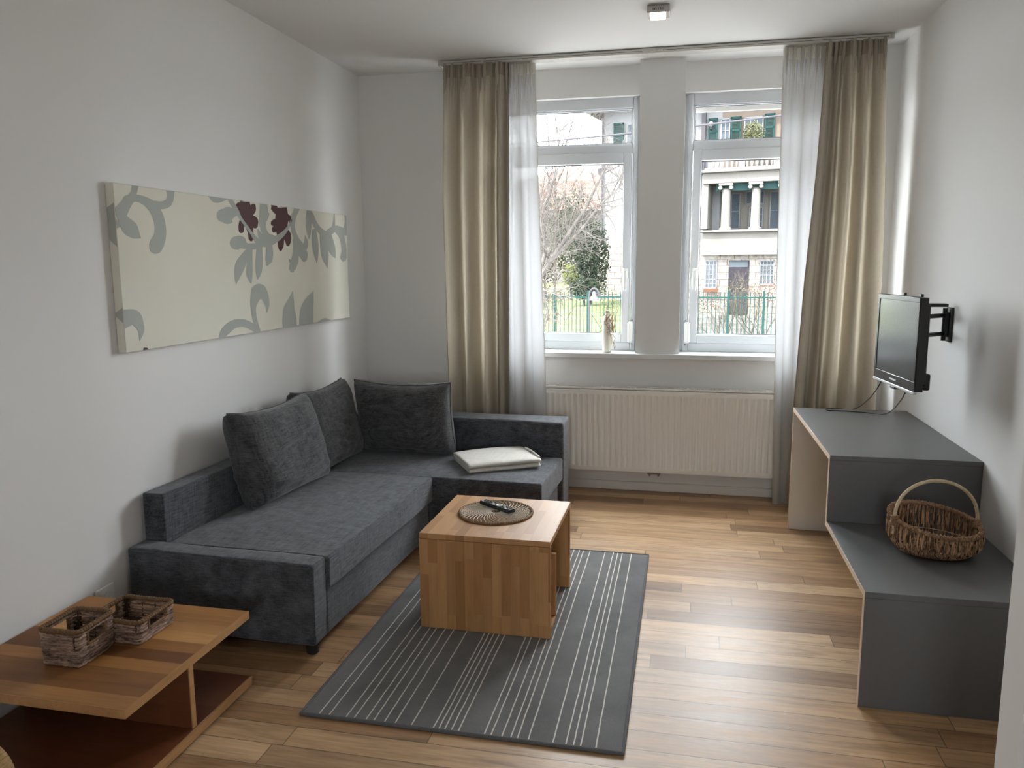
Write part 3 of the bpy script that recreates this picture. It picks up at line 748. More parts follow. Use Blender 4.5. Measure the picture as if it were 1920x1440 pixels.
# rectangular woven baskets
def rrect(w, d, rad, n=5):
    P = []
    for cx, cy, a0 in ((w/2-rad, -d/2+rad, -PI/2), (w/2-rad, d/2-rad, 0), (-w/2+rad, d/2-rad, PI/2), (-w/2+rad, -d/2+rad, PI)):
        for k in range(n+1):
            a = a0+k/n*PI/2; P.append((cx+rad*math.cos(a), cy+rad*math.sin(a)))
    return P
def dense(P, step):
    out = []
    for i in range(len(P)):
        a, b = Vector(P[i]), Vector(P[(i+1) % len(P)]); L = (b-a).length; n = max(1, int(L/step))
        for k in range(n): out.append(a.lerp(b, k/n))
    return out
def woven_basket(label, p, rz, w, d, h, seed):
    rn = random.Random(seed)
    r = thing('woven_basket', label, 'basket', p, rz, 'rectangular woven baskets on the low table')
    rows = int(h/.0114); base = dense(rrect(w-.012, d-.012, .009), .006)
    m = MB()
    for k in range(rows):
        z = .006+k*(h-.014)/rows; ex_ = 1+.04*k/rows; seg = []
        hz = z/h; ph = rn.random()*9
        def flush():
            if len(seg) > 3: m.tube([q for q in seg], [.0048+.0022*noise.noise(Vector((q.x*60, q.y*60, z*90+seed))) for q in seg], 6)
            seg.clear()
        closed = True
        for q in base:
            hole = (.52 < hz < .84) and abs(q.x) > w*.42 and abs(q.y) < d*.24
            if hole: flush(); closed = False; continue
            wv = .0016*math.sin((q.x+q.y)*260+k*PI)
            nn = q.normalized()
            seg.append(Vector((q.x*ex_, q.y*ex_, z+.0018*noise.noise(Vector((q.x*30+ph, q.y*30, k)))))+Vector((nn.x, nn.y, 0))*wv)
        if closed:
            m.tube(seg, [.0050+.0022*noise.noise(Vector((q.x*60, q.y*60, z*90+seed))) for q in seg], 6, closed=True)
        else: flush()
    m.build('woven_wall', M['seagrass'], r)
    base2 = dense(rrect(w-.012, d-.012, .016), .045)
    for q in base2:
        if abs(q.x) > w*.42 and abs(q.y) < d*.22: continue
        MB().tube([(q.x*.985, q.y*.985, .003), (q.x*1.0, q.y*1.0, h*.5), (q.x*1.03, q.y*1.03, h-.006)], .0024, 5).build('stake', M['stake'], r)
    m = MB(); rim = [Vector((q.x*1.04, q.y*1.04, h-.006+.002*noise.noise(Vector((q.x*20, q.y*20, seed))))) for q in dense(rrect(w-.010, d-.010, .018), .0025)]
    m.tube(rim, [.0085+.0012*math.sin(k*1.55) for k in range(len(rim))], 8, closed=True)
    m.build('rim', M['rim'], r)
    for sx in (-1, 1):
        m = MB(); X = sx*(w/2-.004)*1.02
        P = [(X, -d*.235, h-.012), (X, -d*.235, h*.56), (X, -d*.20, h*.50), (X, d*.20, h*.50), (X, d*.235, h*.56), (X, d*.235, h-.012)]
        m.tube(smooth_path(P, 5), .005, 7); m.build('handle_opening_rim', M['rim'], r)
    m = MB()
    for k in range(int(d/.010)):
        y = -d/2+.012+k*.010
        if y < d/2-.01: m.tube([(-w/2+.01, y, .006+.0015*math.sin(k)), (0, y+.001, .006), (w/2-.01, y, .006)], .0045, 6)
    m.build('base', M['stake'], r)
    return r
q1, q2, q3 = at(77, 1247, z=WZ), at(151, 1255, z=WZ), at(213, 1208, z=WZ)
w1, d1 = (q2-q1).length, (q3-q2).length; a1 = math.atan2((q2-q1).y, (q2-q1).x); e1 = Vector((math.cos(a1), math.sin(a1), 0)); e2 = Vector((-e1.y, e1.x, 0))
woven_basket('taller small square woven basket standing in front of the flat one', q1+e1*w1/2+e2*d1/2+Vector((0, 0, .001)), a1, w1, d1, .128, 3)
q2, q3 = at(264, 1212, z=WZ), at(329, 1166, z=WZ); d2 = (q3-q2).length; ad = math.atan2((q3-q2).y, (q3-q2).x)-PI/2
e1 = Vector((math.cos(ad), math.sin(ad), 0)); e2 = Vector((-e1.y, e1.x, 0)); w2_ = .205
woven_basket('flat wide woven basket behind the taller one, near the sofa armrest', q2-e1*w2_/2+e2*d2/2+Vector((0, 0, .001)), ad, w2_, d2, .088, 7)
# cane chair back peeking in at lower left
cc = at(2, 1412, z=.52)
r = thing('cane_chair', 'edge of a cane wrapped chair back cut off by the lower left picture corner', 'chair', (cc.x, cc.y, 0))
h0 = cc.z
P = smooth_path([(-.40, 0, 0), (-.385, .0, h0*.5), (-.33, 0, h0-.03), (-.18, 0, h0+.015), (-.05, 0, h0+.005), (.005, 0, h0-.06), (.0, 0, h0*.55), (.01, 0, 0)], 10)
MB().tube(P, .018, 10).build('back_frame', M['cane'], r)
m = MB()
for k in range(len(P)-1):
    for s in range(3):
        c = P[k].lerp(P[k+1], s/3); tdir = (P[k+1]-P[k]).normalized(); a = tdir.orthogonal().normalized(); b = tdir.cross(a)
        m.tube([c+(a*math.cos(q/10*2*PI)+b*math.sin(q/10*2*PI))*.0195 for q in range(10)], .0026, 5, closed=True)
m.build('cane_wrapping', M['cane'], r)
MB().box((-.38, -.42, .38), (-.01, -.01, .42)).build('seat', M['cane'], r, bevel=.012, seg=3)
for x, y in ((-.36, -.40), (-.03, -.40)): MB().tube([(x, y, 0), (x, y, .39)], .015, 10).build('leg', M['cane'], r)
# ------------------------------------------------------------------ willow basket on the bench
bc = Vector((1.005, 3.315, ZB))
r = thing('willow_basket', 'oval brown willow basket with a pale hoop handle on the low grey bench', 'basket', bc+Vector((0, 0, .001)), -.12)
RA, RB = .165, .135
def rimp(t, s=1.0):
    return Vector((RA*s*math.cos(t), RB*s*math.sin(t), .140+.026*math.sin(t)-.020*math.cos(t)))
def shell(t, k, s=1.0):
    """k 0 rim .. 1 bottom centre line"""
    p = rimp(t, s); a = k*PI/2
    rad = math.cos(a)**.55 if a < PI/2-1e-6 else 0
    bulge = 1+.07*math.sin(PI*min(1, k*1.6))
    x = p.x*(.42+(1-.42)*rad)*bulge if True else 0
    y = p.y*(.30+(1-.30)*rad)*bulge
    z = lerp(p.z, .006, math.sin(a)**.9)
    return Vector((x, y, z))
rn = random.Random(2)
m = MB(); N = 124
for k in range(N):
    t = 2*PI*k/N+rn.uniform(-.012, .012)
    ph = rn.uniform(0, 6); tw = rn.uniform(-.05, .05)
    P = [shell(t+tw*q/12+.012*math.sin(q*1.3+ph), q/12)+Vector((math.cos(t), math.sin(t), 0))*(.0032*math.sin(q*2.0+ (k % 2)*PI)) for q in range(13)]
    m.tube(P, [.0037+.0008*math.sin(q+ph) for q in range(13)], 5)
m.build('woven_body', M['willow'], r)
m = MB()
for kk in (.42, .7): m.tube([shell(2*PI*q/60, kk, .965)+Vector((0, 0, .002)) for q in range(60)], .0020, 6, closed=True)
m.build('rib', M['willow_l'], r)
rim = [rimp(2*PI*q/240) for q in range(240)]
m = MB(); m.tube(rim, [.0085+.0012*math.sin(q*.9) for q in range(240)], 8, closed=True); m.build('rim', M['willow_rim'], r)
m = MB()
for q in range(0, 240, 3):
    c = rim[q]; tdir = (rim[(q+1) % 240]-rim[q-1]).normalized(); a = tdir.orthogonal().normalized(); b = tdir.cross(a); rr = .0098
    m.tube([c+(a*math.cos(s/9*2*PI)+b*math.sin(s/9*2*PI))*rr+tdir*(s/9*.003) for s in range(9)], .0020, 4, closed=True)
m.build('rim_wrapping', M['willow_rim'], r)
ha = math.radians(205); hb = math.radians(20)
pa, pb = rimp(ha, 1.03), rimp(hb, 1.03)
P = [pa+Vector((0, 0, -.06))]
for k in range(25):
    s = k/24; base = pa.lerp(pb, .5-.5*math.cos(s*PI)); P.append(base+Vector((0, 0, .165*math.sin(s*PI)**.85)))
P.append(pb+Vector((0, 0, -.05)))
MB().tube(P, .0068, 8).build('handle', M['willow_l'], r)
m = MB()
for c0 in (pa, pb):
    for k in range(7): m.tube([c0+Vector((.012*math.cos(s/9*2*PI), .012*math.sin(s/9*2*PI), -.022+k*.006)) for s in range(9)], .003, 5, closed=True)
m.build('handle_binding', M['willow_rim'], r)
# ------------------------------------------------------------------ wall socket
s0 = at(178, 1112, x=XL); s1_ = at(209, 1098, x=XL)
r = thing('wall_socket', 'white double power socket on the left wall behind the low walnut table', 'socket', (XL+.001, (s0.y+s1_.y)/2, .245))
MB().box((0, -.050, -.04), (.011, .052, .045)).build('plate', M['white'], r, bevel=.004, seg=3)
for y in (.012,): MB().tube([(.0115, y+.0+.021*math.cos(q/20*2*PI), .0+.021*math.sin(q/20*2*PI)) for q in range(20)], .0022, 6, closed=True).build('socket_ring', M['white'], r)
# ------------------------------------------------------------------ vase
r = thing('vase', 'slim ivory bottle vase with curly dry twigs on the left window sill', 'vase', (-.528, 5.575, .986))
MB().lathe([(.028, 0), (.031, .004), (.032, .05), (.033, .15), (.032, .225), (.026, .250), (.013, .262), (.011, .280), (.013, .283), (.009, .283)], (0, 0, 0), 32).build('bottle', M['vase'], r, angle=60)
m = MB(); rn = random.Random(6)
for k in range(5):
    P = []; a0 = -1.9+k*.55
    for q in range(22):
        s = q/21; a = a0+.35*math.sin(s*9+k*2)+.4*s
        rad = .036+.004*math.sin(s*17)+(.02*s if k > 3 else 0)
        P.append((rad*math.cos(a)+(.004*math.sin(q*1.9)), rad*math.sin(a), .262-s*(.10+.035*k)+.006*math.sin(q*1.4)))
    m.tube(P, [.0028-.0012*q/21 for q in range(22)], 5)
m.tube(smooth_path([(.01, 0, .28), (.03, -.015, .25), (.040, -.01, .18), (.046, -.01, .12), (.060, -.008, .10), (.050, -.008, .07), (.066, -.006, .03)]), .0016, 5)
m.build('twigs', M['twig'], r)
MB().lathe([(.010, .280), (.013, .281), (.012, .290), (.008, .292)], (0, 0, 0), 16).build('stopper', M['dark'], r)
# ------------------------------------------------------------------ canvas picture
CXF = -2.286; cy0, cy1, cz0, cz1 = 2.862, 5.143, 1.243, 1.943
r = thing('canvas_picture', 'wide cream canvas with grey green leaf shapes and dark red flowers on the left wall', 'picture', (CXF, (cy0+cy1)/2, cz0))
CO = Vector(r.location)
t = NT('canvas_cloth', .8, spec=.2)
wv = t.math('ADD', t.noise(1, 2, t.mapv((500, 30, 500))), t.noise(1, 2, t.mapv((500, 500, 30))))
t.col(t.ramp(t.noise(1.5, 3), [(.3, (.66, .635, .53)), (.7, (.71, .69, .60))])); t.bump(wv, .12, .0006); M['canvas'] = t.m
M['leafp'] = plain('grey_green_print', (.375, .39, .355), .8, var=.04, scale=3); M['redp'] = plain('dark_red_print', (.085, .036, .038), .8, var=.05, scale=3)
o = MB().box((XL-CXF+.001, cy0-CO.y, 0), (0, cy1-CO.y, cz1-cz0)).build('stretched_canvas', M['canvas'], r, bevel=.003)
def prints(name, strokes, mat):
    m = MB(); V2, F2 = [], []; lvl = 0
    for S_ in strokes:
        P = [Vector((180+x/3.692, 320+y/3.692, w/3.692/2)) for x, y, w in S_]
        Q = smooth_path(P, 8); Lf, Rt = [], []
        for i, q in enumerate(Q):
            tdir = Q[min(i+1, len(Q)-1)]-Q[max(i-1, 0)]; tdir = Vector((tdir.x, tdir.y)).normalized(); nn = Vector((-tdir.y, tdir.x)); wdt = max(.2, q.z)
            Lf.append((q.x+nn.x*wdt, q.y+nn.y*wdt)); Rt.append((q.x-nn.x*wdt, q.y-nn.y*wdt))
        def cap(i, sg):
            q = Q[i]; j = Q[i+1] if i == 0 else Q[i-1]; tdir = Vector((q.x-j.x, q.y-j.y)).normalized(); nn = Vector((-tdir.y, tdir.x)); wdt = max(.2, q.z); out = []
            for k in range(1, 8):
                a = PI*k/8; out.append((q.x+nn.x*wdt*math.cos(a)*sg+tdir.x*wdt*math.sin(a), q.y+nn.y*wdt*math.cos(a)*sg+tdir.y*wdt*math.sin(a)))
            return out
        z_ = 0
        def w3(p):
            w_ = at(p[0], p[1], x=CXF); return Vector((z_, min(max(w_.y, cy0+.001), cy1-.001)-CO.y, min(max(w_.z, cz0+.001), cz1-.001)-cz0))
        a3, b3 = [w3(p) for p in Lf], [w3(p) for p in Rt]
        def tri(p, q, c):
            ar = (q.y-p.y)*(c.z-p.z)-(q.z-p.z)*(c.y-p.y)
            if abs(ar) > 2e-7:
                k0 = len(V2); V2.extend([Vector((p.y, p.z)), Vector((q.y, q.z)), Vector((c.y, c.z))]); F2.append([k0, k0+1, k0+2] if ar > 0 else [k0, k0+2, k0+1])
        for i in range(len(a3)-1):
            tri(a3[i], a3[i+1], b3[i+1]); tri(a3[i], b3[i+1], b3[i])
        for i in (0, len(Q)-1):
            e = [w3(p) for p in cap(i, 1)]; ctr = w3((Q[i].x, Q[i].y))
            ends = [w3((Lf[i])), w3((Rt[i]))]
            if (ends[0]-e[0]).length > (ends[1]-e[0]).length: ends.reverse()
            ring = [ends[0]]+e+[ends[1]]
            for p_, q_ in zip(ring, ring[1:]): tri(ctr, p_, q_)
    ov, _e, of, _a, _b, _c = geometry.delaunay_2d_cdt(V2, [], F2, 1, 1e-5)
    zo = .0012 if mat is M['leafp'] else .0007
    vs = [m.bm.verts.new((zo, p.x, p.y)) for p in ov]
    for f in of: m.bm.faces.new([vs[i] for i in f])
    ob = m.build(name, mat, r, smooth=False)
    bm = bmesh.new(); bm.from_mesh(ob.data)
    for f in bm.faces:
        if f.normal.x < 0: f.normal_flip()
    bm.to_mesh(ob.data); bm.free()
    return ob
SL = [
 [(120,330,150),(165,290,105),(205,235,75),(240,190,60),(262,150,42),(272,85,50)],
 [(215,205,70),(270,190,50),(330,205,55),(385,245,70),(425,310,75),(445,390,75),(440,460,85),(420,510,100),(415,530,90)],
 [(400,235,55),(450,240,55),(495,225,55),(515,180,50),(512,130,60)],
 [(160,300,50),(195,350,80),(235,400,105),(272,440,70),(308,466,6)],
 [(150,1040,150),(215,1020,120),(262,1020,110),(295,1060,70),(312,1110,40),(302,1178,4)],
 [(785,175,20),(820,190,60),(860,190,60),(905,196,12)],
 [(880,310,95),(905,310,120),(930,300,100),(965,300,30)],
 [(925,200,30),(950,240,32),(975,285,30),(1000,330,20),(1040,385,20),(1080,440,22),(1120,490,40),(1165,500,60)],
 [(1130,505,50),(1200,490,60),(1250,470,44),(1295,435,30),(1330,390,18),(1352,340,10)],
 [(1158,235,50),(1160,290,60),(1152,350,48),(1160,410,40),(1185,450,40),(1220,465,40)],
 [(1165,330,50),(1185,300,30),(1190,320,8)],
 [(1120,410,10),(1135,445,32),(1160,490,50)],
 [(972,500,95),(1000,500,95),(1035,520,45),(1075,525,44),(1125,520,44)],
 [(1060,540,30),(1030,590,50),(1000,650,70),(982,715,50),(968,786,4)],
 [(1062,540,40),(1062,640,40),(1062,720,42),(1073,780,6)],
 [(1130,530,40),(1128,630,50),(1125,700,42),(1118,750,8)],
 [(1198,505,40),(1200,570,50),(1195,620,48),(1184,650,20)],
 [(1182,982,4),(1184,930,30),(1165,870,60),(1130,830,95),(1110,860,80),(1090,930,42),(1094,1000,30),(1108,1060,30),(1118,1110,40)],
 [(860,1170,30),(895,1110,60),(950,1065,60),(1010,1055,55),(1060,1070,50),(1110,1105,40)],
 [(1360,835,4),(1348,900,45),(1335,960,80),(1338,1030,98),(1340,1100,98)],
 [(1503,835,4),(1480,890,55),(1462,950,85),(1456,1020,96),(1455,1090,96)],
 [(1540,1050,15),(1585,1036,30),(1632,1040,8)],
 [(1388,265,40),(1365,330,34),(1362,400,30),(1385,470,36),(1415,530,60),(1435,585,60),(1440,612,40)],
 [(1380,480,40),(1382,560,42),(1375,620,52),(1358,675,48),(1356,690,30)],
 [(1335,615,6),(1350,628,30),(1372,625,44)],
 [(1430,550,46),(1452,505,34),(1447,450,6)],
 [(1475,275,36),(1470,360,42),(1472,430,28),(1474,472,5)],
 [(1490,300,28),(1510,360,36),(1545,410,40),(1590,440,46),(1630,415,46),(1665,400,40),(1700,415,44),(1733,420,40)],
 [(1635,420,34),(1645,370,20),(1648,300,10)],
 [(1508,420,34),(1516,510,46),(1522,570,36),(1528,640,4)],
 [(1568,450,42),(1578,530,54),(1586,600,48),(1602,676,4)],
 [(1605,440,44),(1625,520,54),(1640,570,40),(1655,602,8)],
 [(1672,410,50),(1700,460,38),(1715,540,36),(1712,600,44),(1712,612,36)],
 [(1728,310,22),(1732,360,24),(1725,430,40)],
]
SR_ = [
 [(1028,210,60),(1038,270,80),(1040,320,85),(1055,370,60),(1068,420,42),(1073,470,34),(1074,480,20)],
 [(990,240,42),(1000,270,50),(1030,310,60)],
 [(1088,245,34),(1080,275,50),(1045,310,60)],
 [(1045,330,60),(1090,345,60),(1100,380,40)],
 [(1025,330,50),(1008,375,44),(1005,415,36)],
 [(1265,235,110),(1285,280,80),(1285,330,90),(1282,400,80),(1280,460,50),(1278,520,40),(1277,545,22)],
 [(1230,260,40),(1260,285,50)],
 [(1290,330,50),(1322,325,50),(1330,330,40)],
 [(1275,350,50),(1235,362,50),(1230,365,40)],
 [(1270,385,50),(1238,405,44),(1232,415,28)],
 [(1290,400,50),(1318,440,56),(1328,480,46),(1328,510,26)],
 [(1335,345,10),(1345,375,14)],
 [(338,1236,24),(350,1238,24)],
]
for i_, j_ in ((0, 4), (4, 5), (5, 17), (17, 19), (19, 20), (20, 21), (21, 22), (22, 34)): prints('leaf_print', SL[i_:j_], M['leafp'])
prints('flower_print', SR_[:5], M['redp']); prints('flower_print', SR_[5:12], M['redp']); prints('dot_print', SR_[12:], M['redp'])
# print continuing round the near side of the stretcher
yy = cy0-CO.y-.0006
for z0_, z1_ in ((.44, .62), (.125, .19)):
    m = MB(); m.poly([(XL-CXF+.004, yy, z0_+.03), (-.002, yy, z0_), (-.002, yy, z1_), (XL-CXF+.004, yy, z1_-.02)]); m.build('side_print', M['leafp'], r, smooth=False)

# ================================================================== outside
def ext(name, col, rough=.9, var=.12, scale=1.2, k=1.0): return plain(name, tuple(c*k for c in col), rough, var=var, scale=scale, spec=.15)
KE = .078
M['x_plaster'] = ext('white_plaster', (.95, .95, .97), k=KE)
M['x_peach'] = ext('peach_plaster', (.86, .68, .55), k=KE*.8)
M['x_stone'] = ext('pale_stone', (.86, .80, .74), k=KE)
M['x_cream'] = ext('loggia_wall', (.78, .72, .62), k=KE)
M['x_frame'] = ext('white_joinery', (.9, .9, .95), k=KE)
M['x_pane'] = ext('dull_pane', (.36, .44, .52), k=KE*.9)
M['x_green'] = ext('green_shutter', (.035, .17, .16), k=KE*1.1)
M['x_valance'] = ext('green_valance', (.08, .22, .22), k=KE*1.1)
M['x_door'] = ext('dark_door', (.10, .09, .13), k=KE)
M['x_pipe'] = ext('grey_pipe', (.30, .28, .32), k=KE)
M['x_fence'] = ext('green_fence_paint', (.03, .17, .15), k=KE*1.3)
M['x_asphalt'] = ext('street_asphalt', (.42, .41, .40), k=.48)
M['x_step'] = ext('stone_step', (.80, .78, .76), k=KE)
M['x_bark'] = ext('sunlit_bark', (.70, .63, .58), k=KE*.95, scale=9, var=.3)
M['x_bark2'] = ext('brown_twigs', (.40, .29, .25), k=KE*.7, scale=9, var=.3)
M['x_hedge'] = ext('dry_hedge_twigs', (.62, .50, .36), k=KE*.85, scale=9, var=.3)
M['x_redleaf'] = ext('reddish_leaves', (.55, .25, .17), k=KE*.9, scale=9, var=.3)
M['x_lime'] = ext('lime_leaves', (.50, .62, .10), k=KE*1.0, scale=7, var=.3)
M['x_leaf'] = ext('green_leaves', (.16, .24, .08), k=KE, scale=7, var=.4)
M['x_dleaf'] = ext('dark_conifer', (.07, .12, .055), k=KE, scale=7, var=.4)
M['x_yleaf'] = ext('yellow_green_leaves', (.42, .44, .20), k=KE, scale=7, var=.3)
M['x_blue'] = ext('lamp_shade_metal', (.50, .50, .60), k=KE)
M['x_terr'] = ext('terracotta', (.55, .25, .15), k=KE)
M['x_turq'] = ext('turquoise_cloth', (.2, .62, .48), k=KE)
t = NT('lawn_grass', .95, spec=.1)
t.col(t.ramp(t.math('ADD', t.math('MULTIPLY', t.noise(.9, 3), .6), t.math('MULTIPLY', t.noise(9, 4), .4)), [(.40, (.022, .034, .010)), (.55, (.058, .068, .022)), (.65, (.095, .092, .04))])); M['x_lawn'] = t.m
t = NT('roof_tiles', .9, spec=.1); br = t.n('ShaderNodeTexBrick'); t.L(t.mapv((1, 1, 1)), br.inputs['Vector'])
br.inputs['Color1'].default_value = (.105, .055, .042, 1); br.inputs['Color2'].default_value = (.075, .04, .032, 1); br.inputs['Mortar'].default_value = (.14, .12, .11, 1)
br.inputs['Scale'].default_value = 3; br.inputs['Mortar Size'].default_value = .02; t.col(br.outputs[0]); M['x_roof'] = t.m
t = NT('rusticated_stone', .95, spec=.1)
mp = t.n('ShaderNodeMapping'); mp.inputs['Rotation'].default_value = (PI/2, 0, 0); t.L(t.co(), mp.inputs[0])
br = t.n('ShaderNodeTexBrick'); t.L(mp.outputs[0], br.inputs['Vector']); br.inputs['Scale'].default_value = 1.0
br.inputs['Color1'].default_value = (.105, .096, .090, 1); br.inputs['Color2'].default_value = (.135, .12, .105, 1); br.inputs['Mortar'].default_value = (.05, .042, .036, 1)
br.inputs['Brick Width'].default_value = .62; br.inputs['Row Height'].default_value = .30; br.inputs['Mortar Size'].default_value = .018
t.col(t.mix(.6, br.outputs[0], t.mix(1.0, br.outputs[0], t.ramp(t.noise(6, 5), [(.35, (.55, .52, .5)), (.6, (1.2, 1.2, 1.2))]), 'MULTIPLY')))
t.bump(t.noise(5, 5), .8, .06); M['x_rust'] = t.m
# ground
w = MB()
struct(B((-60, 5.86, -1.35), (60, 21.9, -1.2)).build('ground_street', M['x_asphalt'], smooth=False))
m = MB()
def gz(x, y):
    a = min(1, max(0, (x+.9)/1.2)); left = lerp(-.50, .05, min(1, max(0, (y-22)/26))); right = -1.85
    return lerp(left, right, a)
m.grid(lambda a, b: Vector((lerp(-45, 45, a), lerp(22.2, 120, b**1.7), gz(lerp(-45, 45, a), lerp(22.2, 120, b**1.7))+.03*noise.noise(Vector((a*90, b*60, 0))))), 150, 60)
tag(m.build('lawn', M['x_lawn'], None), 'sunlit green lawn rising behind the green fence', 'lawn', kind='stuff')
struct(B((-30, 21.9, -1.3), (30, 22.25, -.45)).build('ground_plinth', M['x_step'], bevel=.02))
# --- villa
E0 = Vector((2.4, 38, 0)); TH = math.radians(12)
ET = Vector((math.cos(TH), -math.sin(TH), 0)); EN = Vector((-math.sin(TH), -math.cos(TH), 0))
def V(u, v, d=0.0):
    w_ = ray(u, v); k = ((E0-CAM0).dot(EN)+d)/w_.dot(EN); p = CAM0+w_*k
    return (p-E0).dot(ET), p.z
villa = thing('villa', 'pale villa with green shutters and a columned loggia across the street', 'house', E0, -TH)
def vb(u0, v0, u1, v1, d0, d1, mb=None, clip=None):
    """box seen between pixels (u0,v0) top left and (u1,v1) bottom right, front at depth d1 towards the street"""
    um, vm = (u0+u1)/2, (v0+v1)/2
    x0 = V(u0, vm, d1)[0]; x1 = V(u1, vm, d1)[0]; z1 = V(um, v0, d1)[1]; z0 = V(um, v1, d1)[1]
    return (mb or MB()).box((x0, -d1, z0), (x1, -d0, z1))
xl = V(1129, 400)[0]; xb = V(1319, 400, 1.2)[0]; xr = xb+16
BD = 1.2                                       # projection of the bay
zt = V(1380, 431, BD)[1]; ze0 = V(1380, 343, BD)[1]; ze1 = V(1380, 318, BD)[1]; zst = V(1148, 455)[1]; zrf = V(1155, 207)[1]
MB().box((xl, 0, zst), (xb+.5, 9, zrf)).build('plaster_wall', M['x_plaster'], villa, smooth=False)
MB().box((xl-.08, -.08, -1.8), (xb+.5, 9, zst)).build('stone_base', M['x_rust'], villa, smooth=False)
MB().box((xb+.5, 0, ze1-.1), (xr, 9, zrf+1.5)).build('upper_wall', M['x_peach'], villa, smooth=False)
MB().box((xl-.9, -.9, zrf), (xr, 10, zrf+.25)).build('eaves', M['x_cream'], villa, smooth=False)
# bay: stone ground floor with openings
vdz = V(1383, 488, BD)[1]
MB().box((xb, -BD, -1.9), (xr, 0, V(1380, 474, BD)[1])).build('bay_ground_floor', M['x_rust'], villa, smooth=False)
MB().box((xb, -BD-.02, V(1380, 474, BD)[1]), (xr, 0, zt)).build('bay_parapet', M['x_stone'], villa, smooth=False)
MB().box((xb-.1, -BD-.25, zt-.10), (xr, 0, zt)).build('balcony_slab', M['x_stone'], villa, bevel=.03)
m = MB(); m.hexa([(xb, -BD-.35, V(1380, 470, BD)[1]-.18), (xr, -BD-.35, V(1380, 470, BD)[1]-.18), (xr, -BD, V(1380, 470, BD)[1]-.18), (xb, -BD, V(1380, 470, BD)[1]-.18), (xb, -BD-.30, V(1380, 470, BD)[1]-.12), (xr, -BD-.30, V(1380, 470, BD)[1]-.12), (xr, -BD, V(1380, 470, BD)[1]+.12), (xb, -BD, V(1380, 470, BD)[1]+.12)])
m.build('string_course', M['x_stone'], villa, smooth=False)
MB().box((xb, .9, zt), (xr, 1.1, ze0)).build('loggia_back_wall', M['x_cream'], villa, smooth=False)
MB().box((xb+.5, -BD+.15, ze0-.32), (xr, -BD+.2, ze0)).build('valance', M['x_valance'], villa, smooth=False)
MB().box((xb-.05, -BD-.12, ze0), (xr, 1.1, ze1)).build('entablature', M['x_stone'], villa, bevel=.03)
MB().box((xb-.15, -BD-.35, ze1-.12), (xr, 1.1, ze1)).build('cornice', M['x_stone'], villa, bevel=.04)
vb(1312, 345, 1327, 430, 0, BD).build('corner_pier', M['x_stone'], villa, smooth=False)
m = MB(); m.box((xb, -BD-.10, ze1+.62), (xr, -BD+.15, ze1+.78)); m.box((xb, -BD-.10, ze1), (xr, -BD+.15, ze1+.10)); m.build('balustrade_rail', M['x_stone'], villa, smooth=False)
zz0 = ze1+.10
for k in range(26):
    x = xb+.35+k*.21
    if k % 7 == 6: MB().box((x-.14, -BD-.10, zz0), (x+.14, -BD+.15, zz0+.52)).build('balustrade_post', M['x_stone'], villa, smooth=False)
    else: MB().lathe([(.05, 0), (.075, .12), (.075, .2), (.035, .38), (.05, .52)], (x, -BD+.02, zz0), 8).build('baluster', M['x_stone'], villa)
for u in (1360, 1416, 1472):
    x = V(u, 390, BD)[0]; hcol = ze0-zt
    m = MB(); m.lathe([(.28, 0), (.28, .08), (.22, .12), (.205, .2), (.18, hcol-.34), (.18, hcol-.26), (.24, hcol-.22)], (x, -BD+.15, zt), 18); m.build('column', M['x_stone'], villa)
    m = MB(); m.box((x-.30, -BD-.12, ze0-.10), (x+.30, -BD+.42, ze0))
    for sx in (-1, 1): m.tube([(x+sx*.23, -BD-.12, ze0-.19), (x+sx*.23, -BD+.42, ze0-.19)], .085, 10)
    m.build('capital', M['x_stone'], villa)
def vwin(u0, v0, u1, v1, d, nx=2, nz=3, fr=.05, name='window'):
    x0, x1 = V(u0, (v0+v1)/2, d)[0], V(u1, (v0+v1)/2, d)[0]; z1, z0 = V((u0+u1)/2, v0, d)[1], V((u0+u1)/2, v1, d)[1]
    m = MB(); y = -d
    m.box((x0, y-.06, z0), (x0+fr, y, z1)); m.box((x1-fr, y-.06, z0), (x1, y, z1)); m.box((x0, y-.06, z0), (x1, y, z0+fr)); m.box((x0, y-.06, z1-fr), (x1, y, z1))
    for k in range(1, nx): m.box((lerp(x0, x1, k/nx)-fr*.4, y-.05, z0), (lerp(x0, x1, k/nx)+fr*.4, y, z1))
    for k in range(1, nz): m.box((x0, y-.05, lerp(z0, z1, k/nz)-fr*.3), (x1, y, lerp(z0, z1, k/nz)+fr*.3))
    o = m.build(name, M['x_frame'], villa, smooth=False)
    MB().box((x0+.01, y-.02, z0+.01), (x1-.01, y-.005, z1-.01)).build('pane', M['x_pane'], o, smooth=False)
    return x0, x1, z0, z1
def shutter(u0, v0, u1, v1, d):
    x0, x1 = V(u0, (v0+v1)/2, d)[0], V(u1, (v0+v1)/2, d)[0]; z1 = V((u0+u1)/2, v0, d)[1]; z0 = z1-1.75; y = -d
    m = MB(); m.box((x0, y-.09, z0), (x0+.06, y-.02, z1)); m.box((x1-.06, y-.09, z0), (x1, y-.02, z1))
    for z in (z0, z0+.56, z0+1.12, z1-.08): m.box((x0, y-.09, z), (x1, y-.02, z+.08))
    z = z0+.1
    while z < z1-.06: m.box((x0+.05, y-.075, z), (x1-.05, y-.035, z+.025)); z += .055
    m.build('shutter', M['x_green'], villa, smooth=False)
vwin(1150, 478+0, 1151, 479, 0) if False else None
shutter(1151, 231, 1170, 272, 0.05)
vwin(1175, 232, 1200, 285, 0.02, 2, 3)
shutter(1329, 222, 1346, 262, .05); shutter(1371, 219, 1390, 262, .05); shutter(1434, 213, 1453, 262, .05); shutter(1470, 211, 1489, 262, .05)
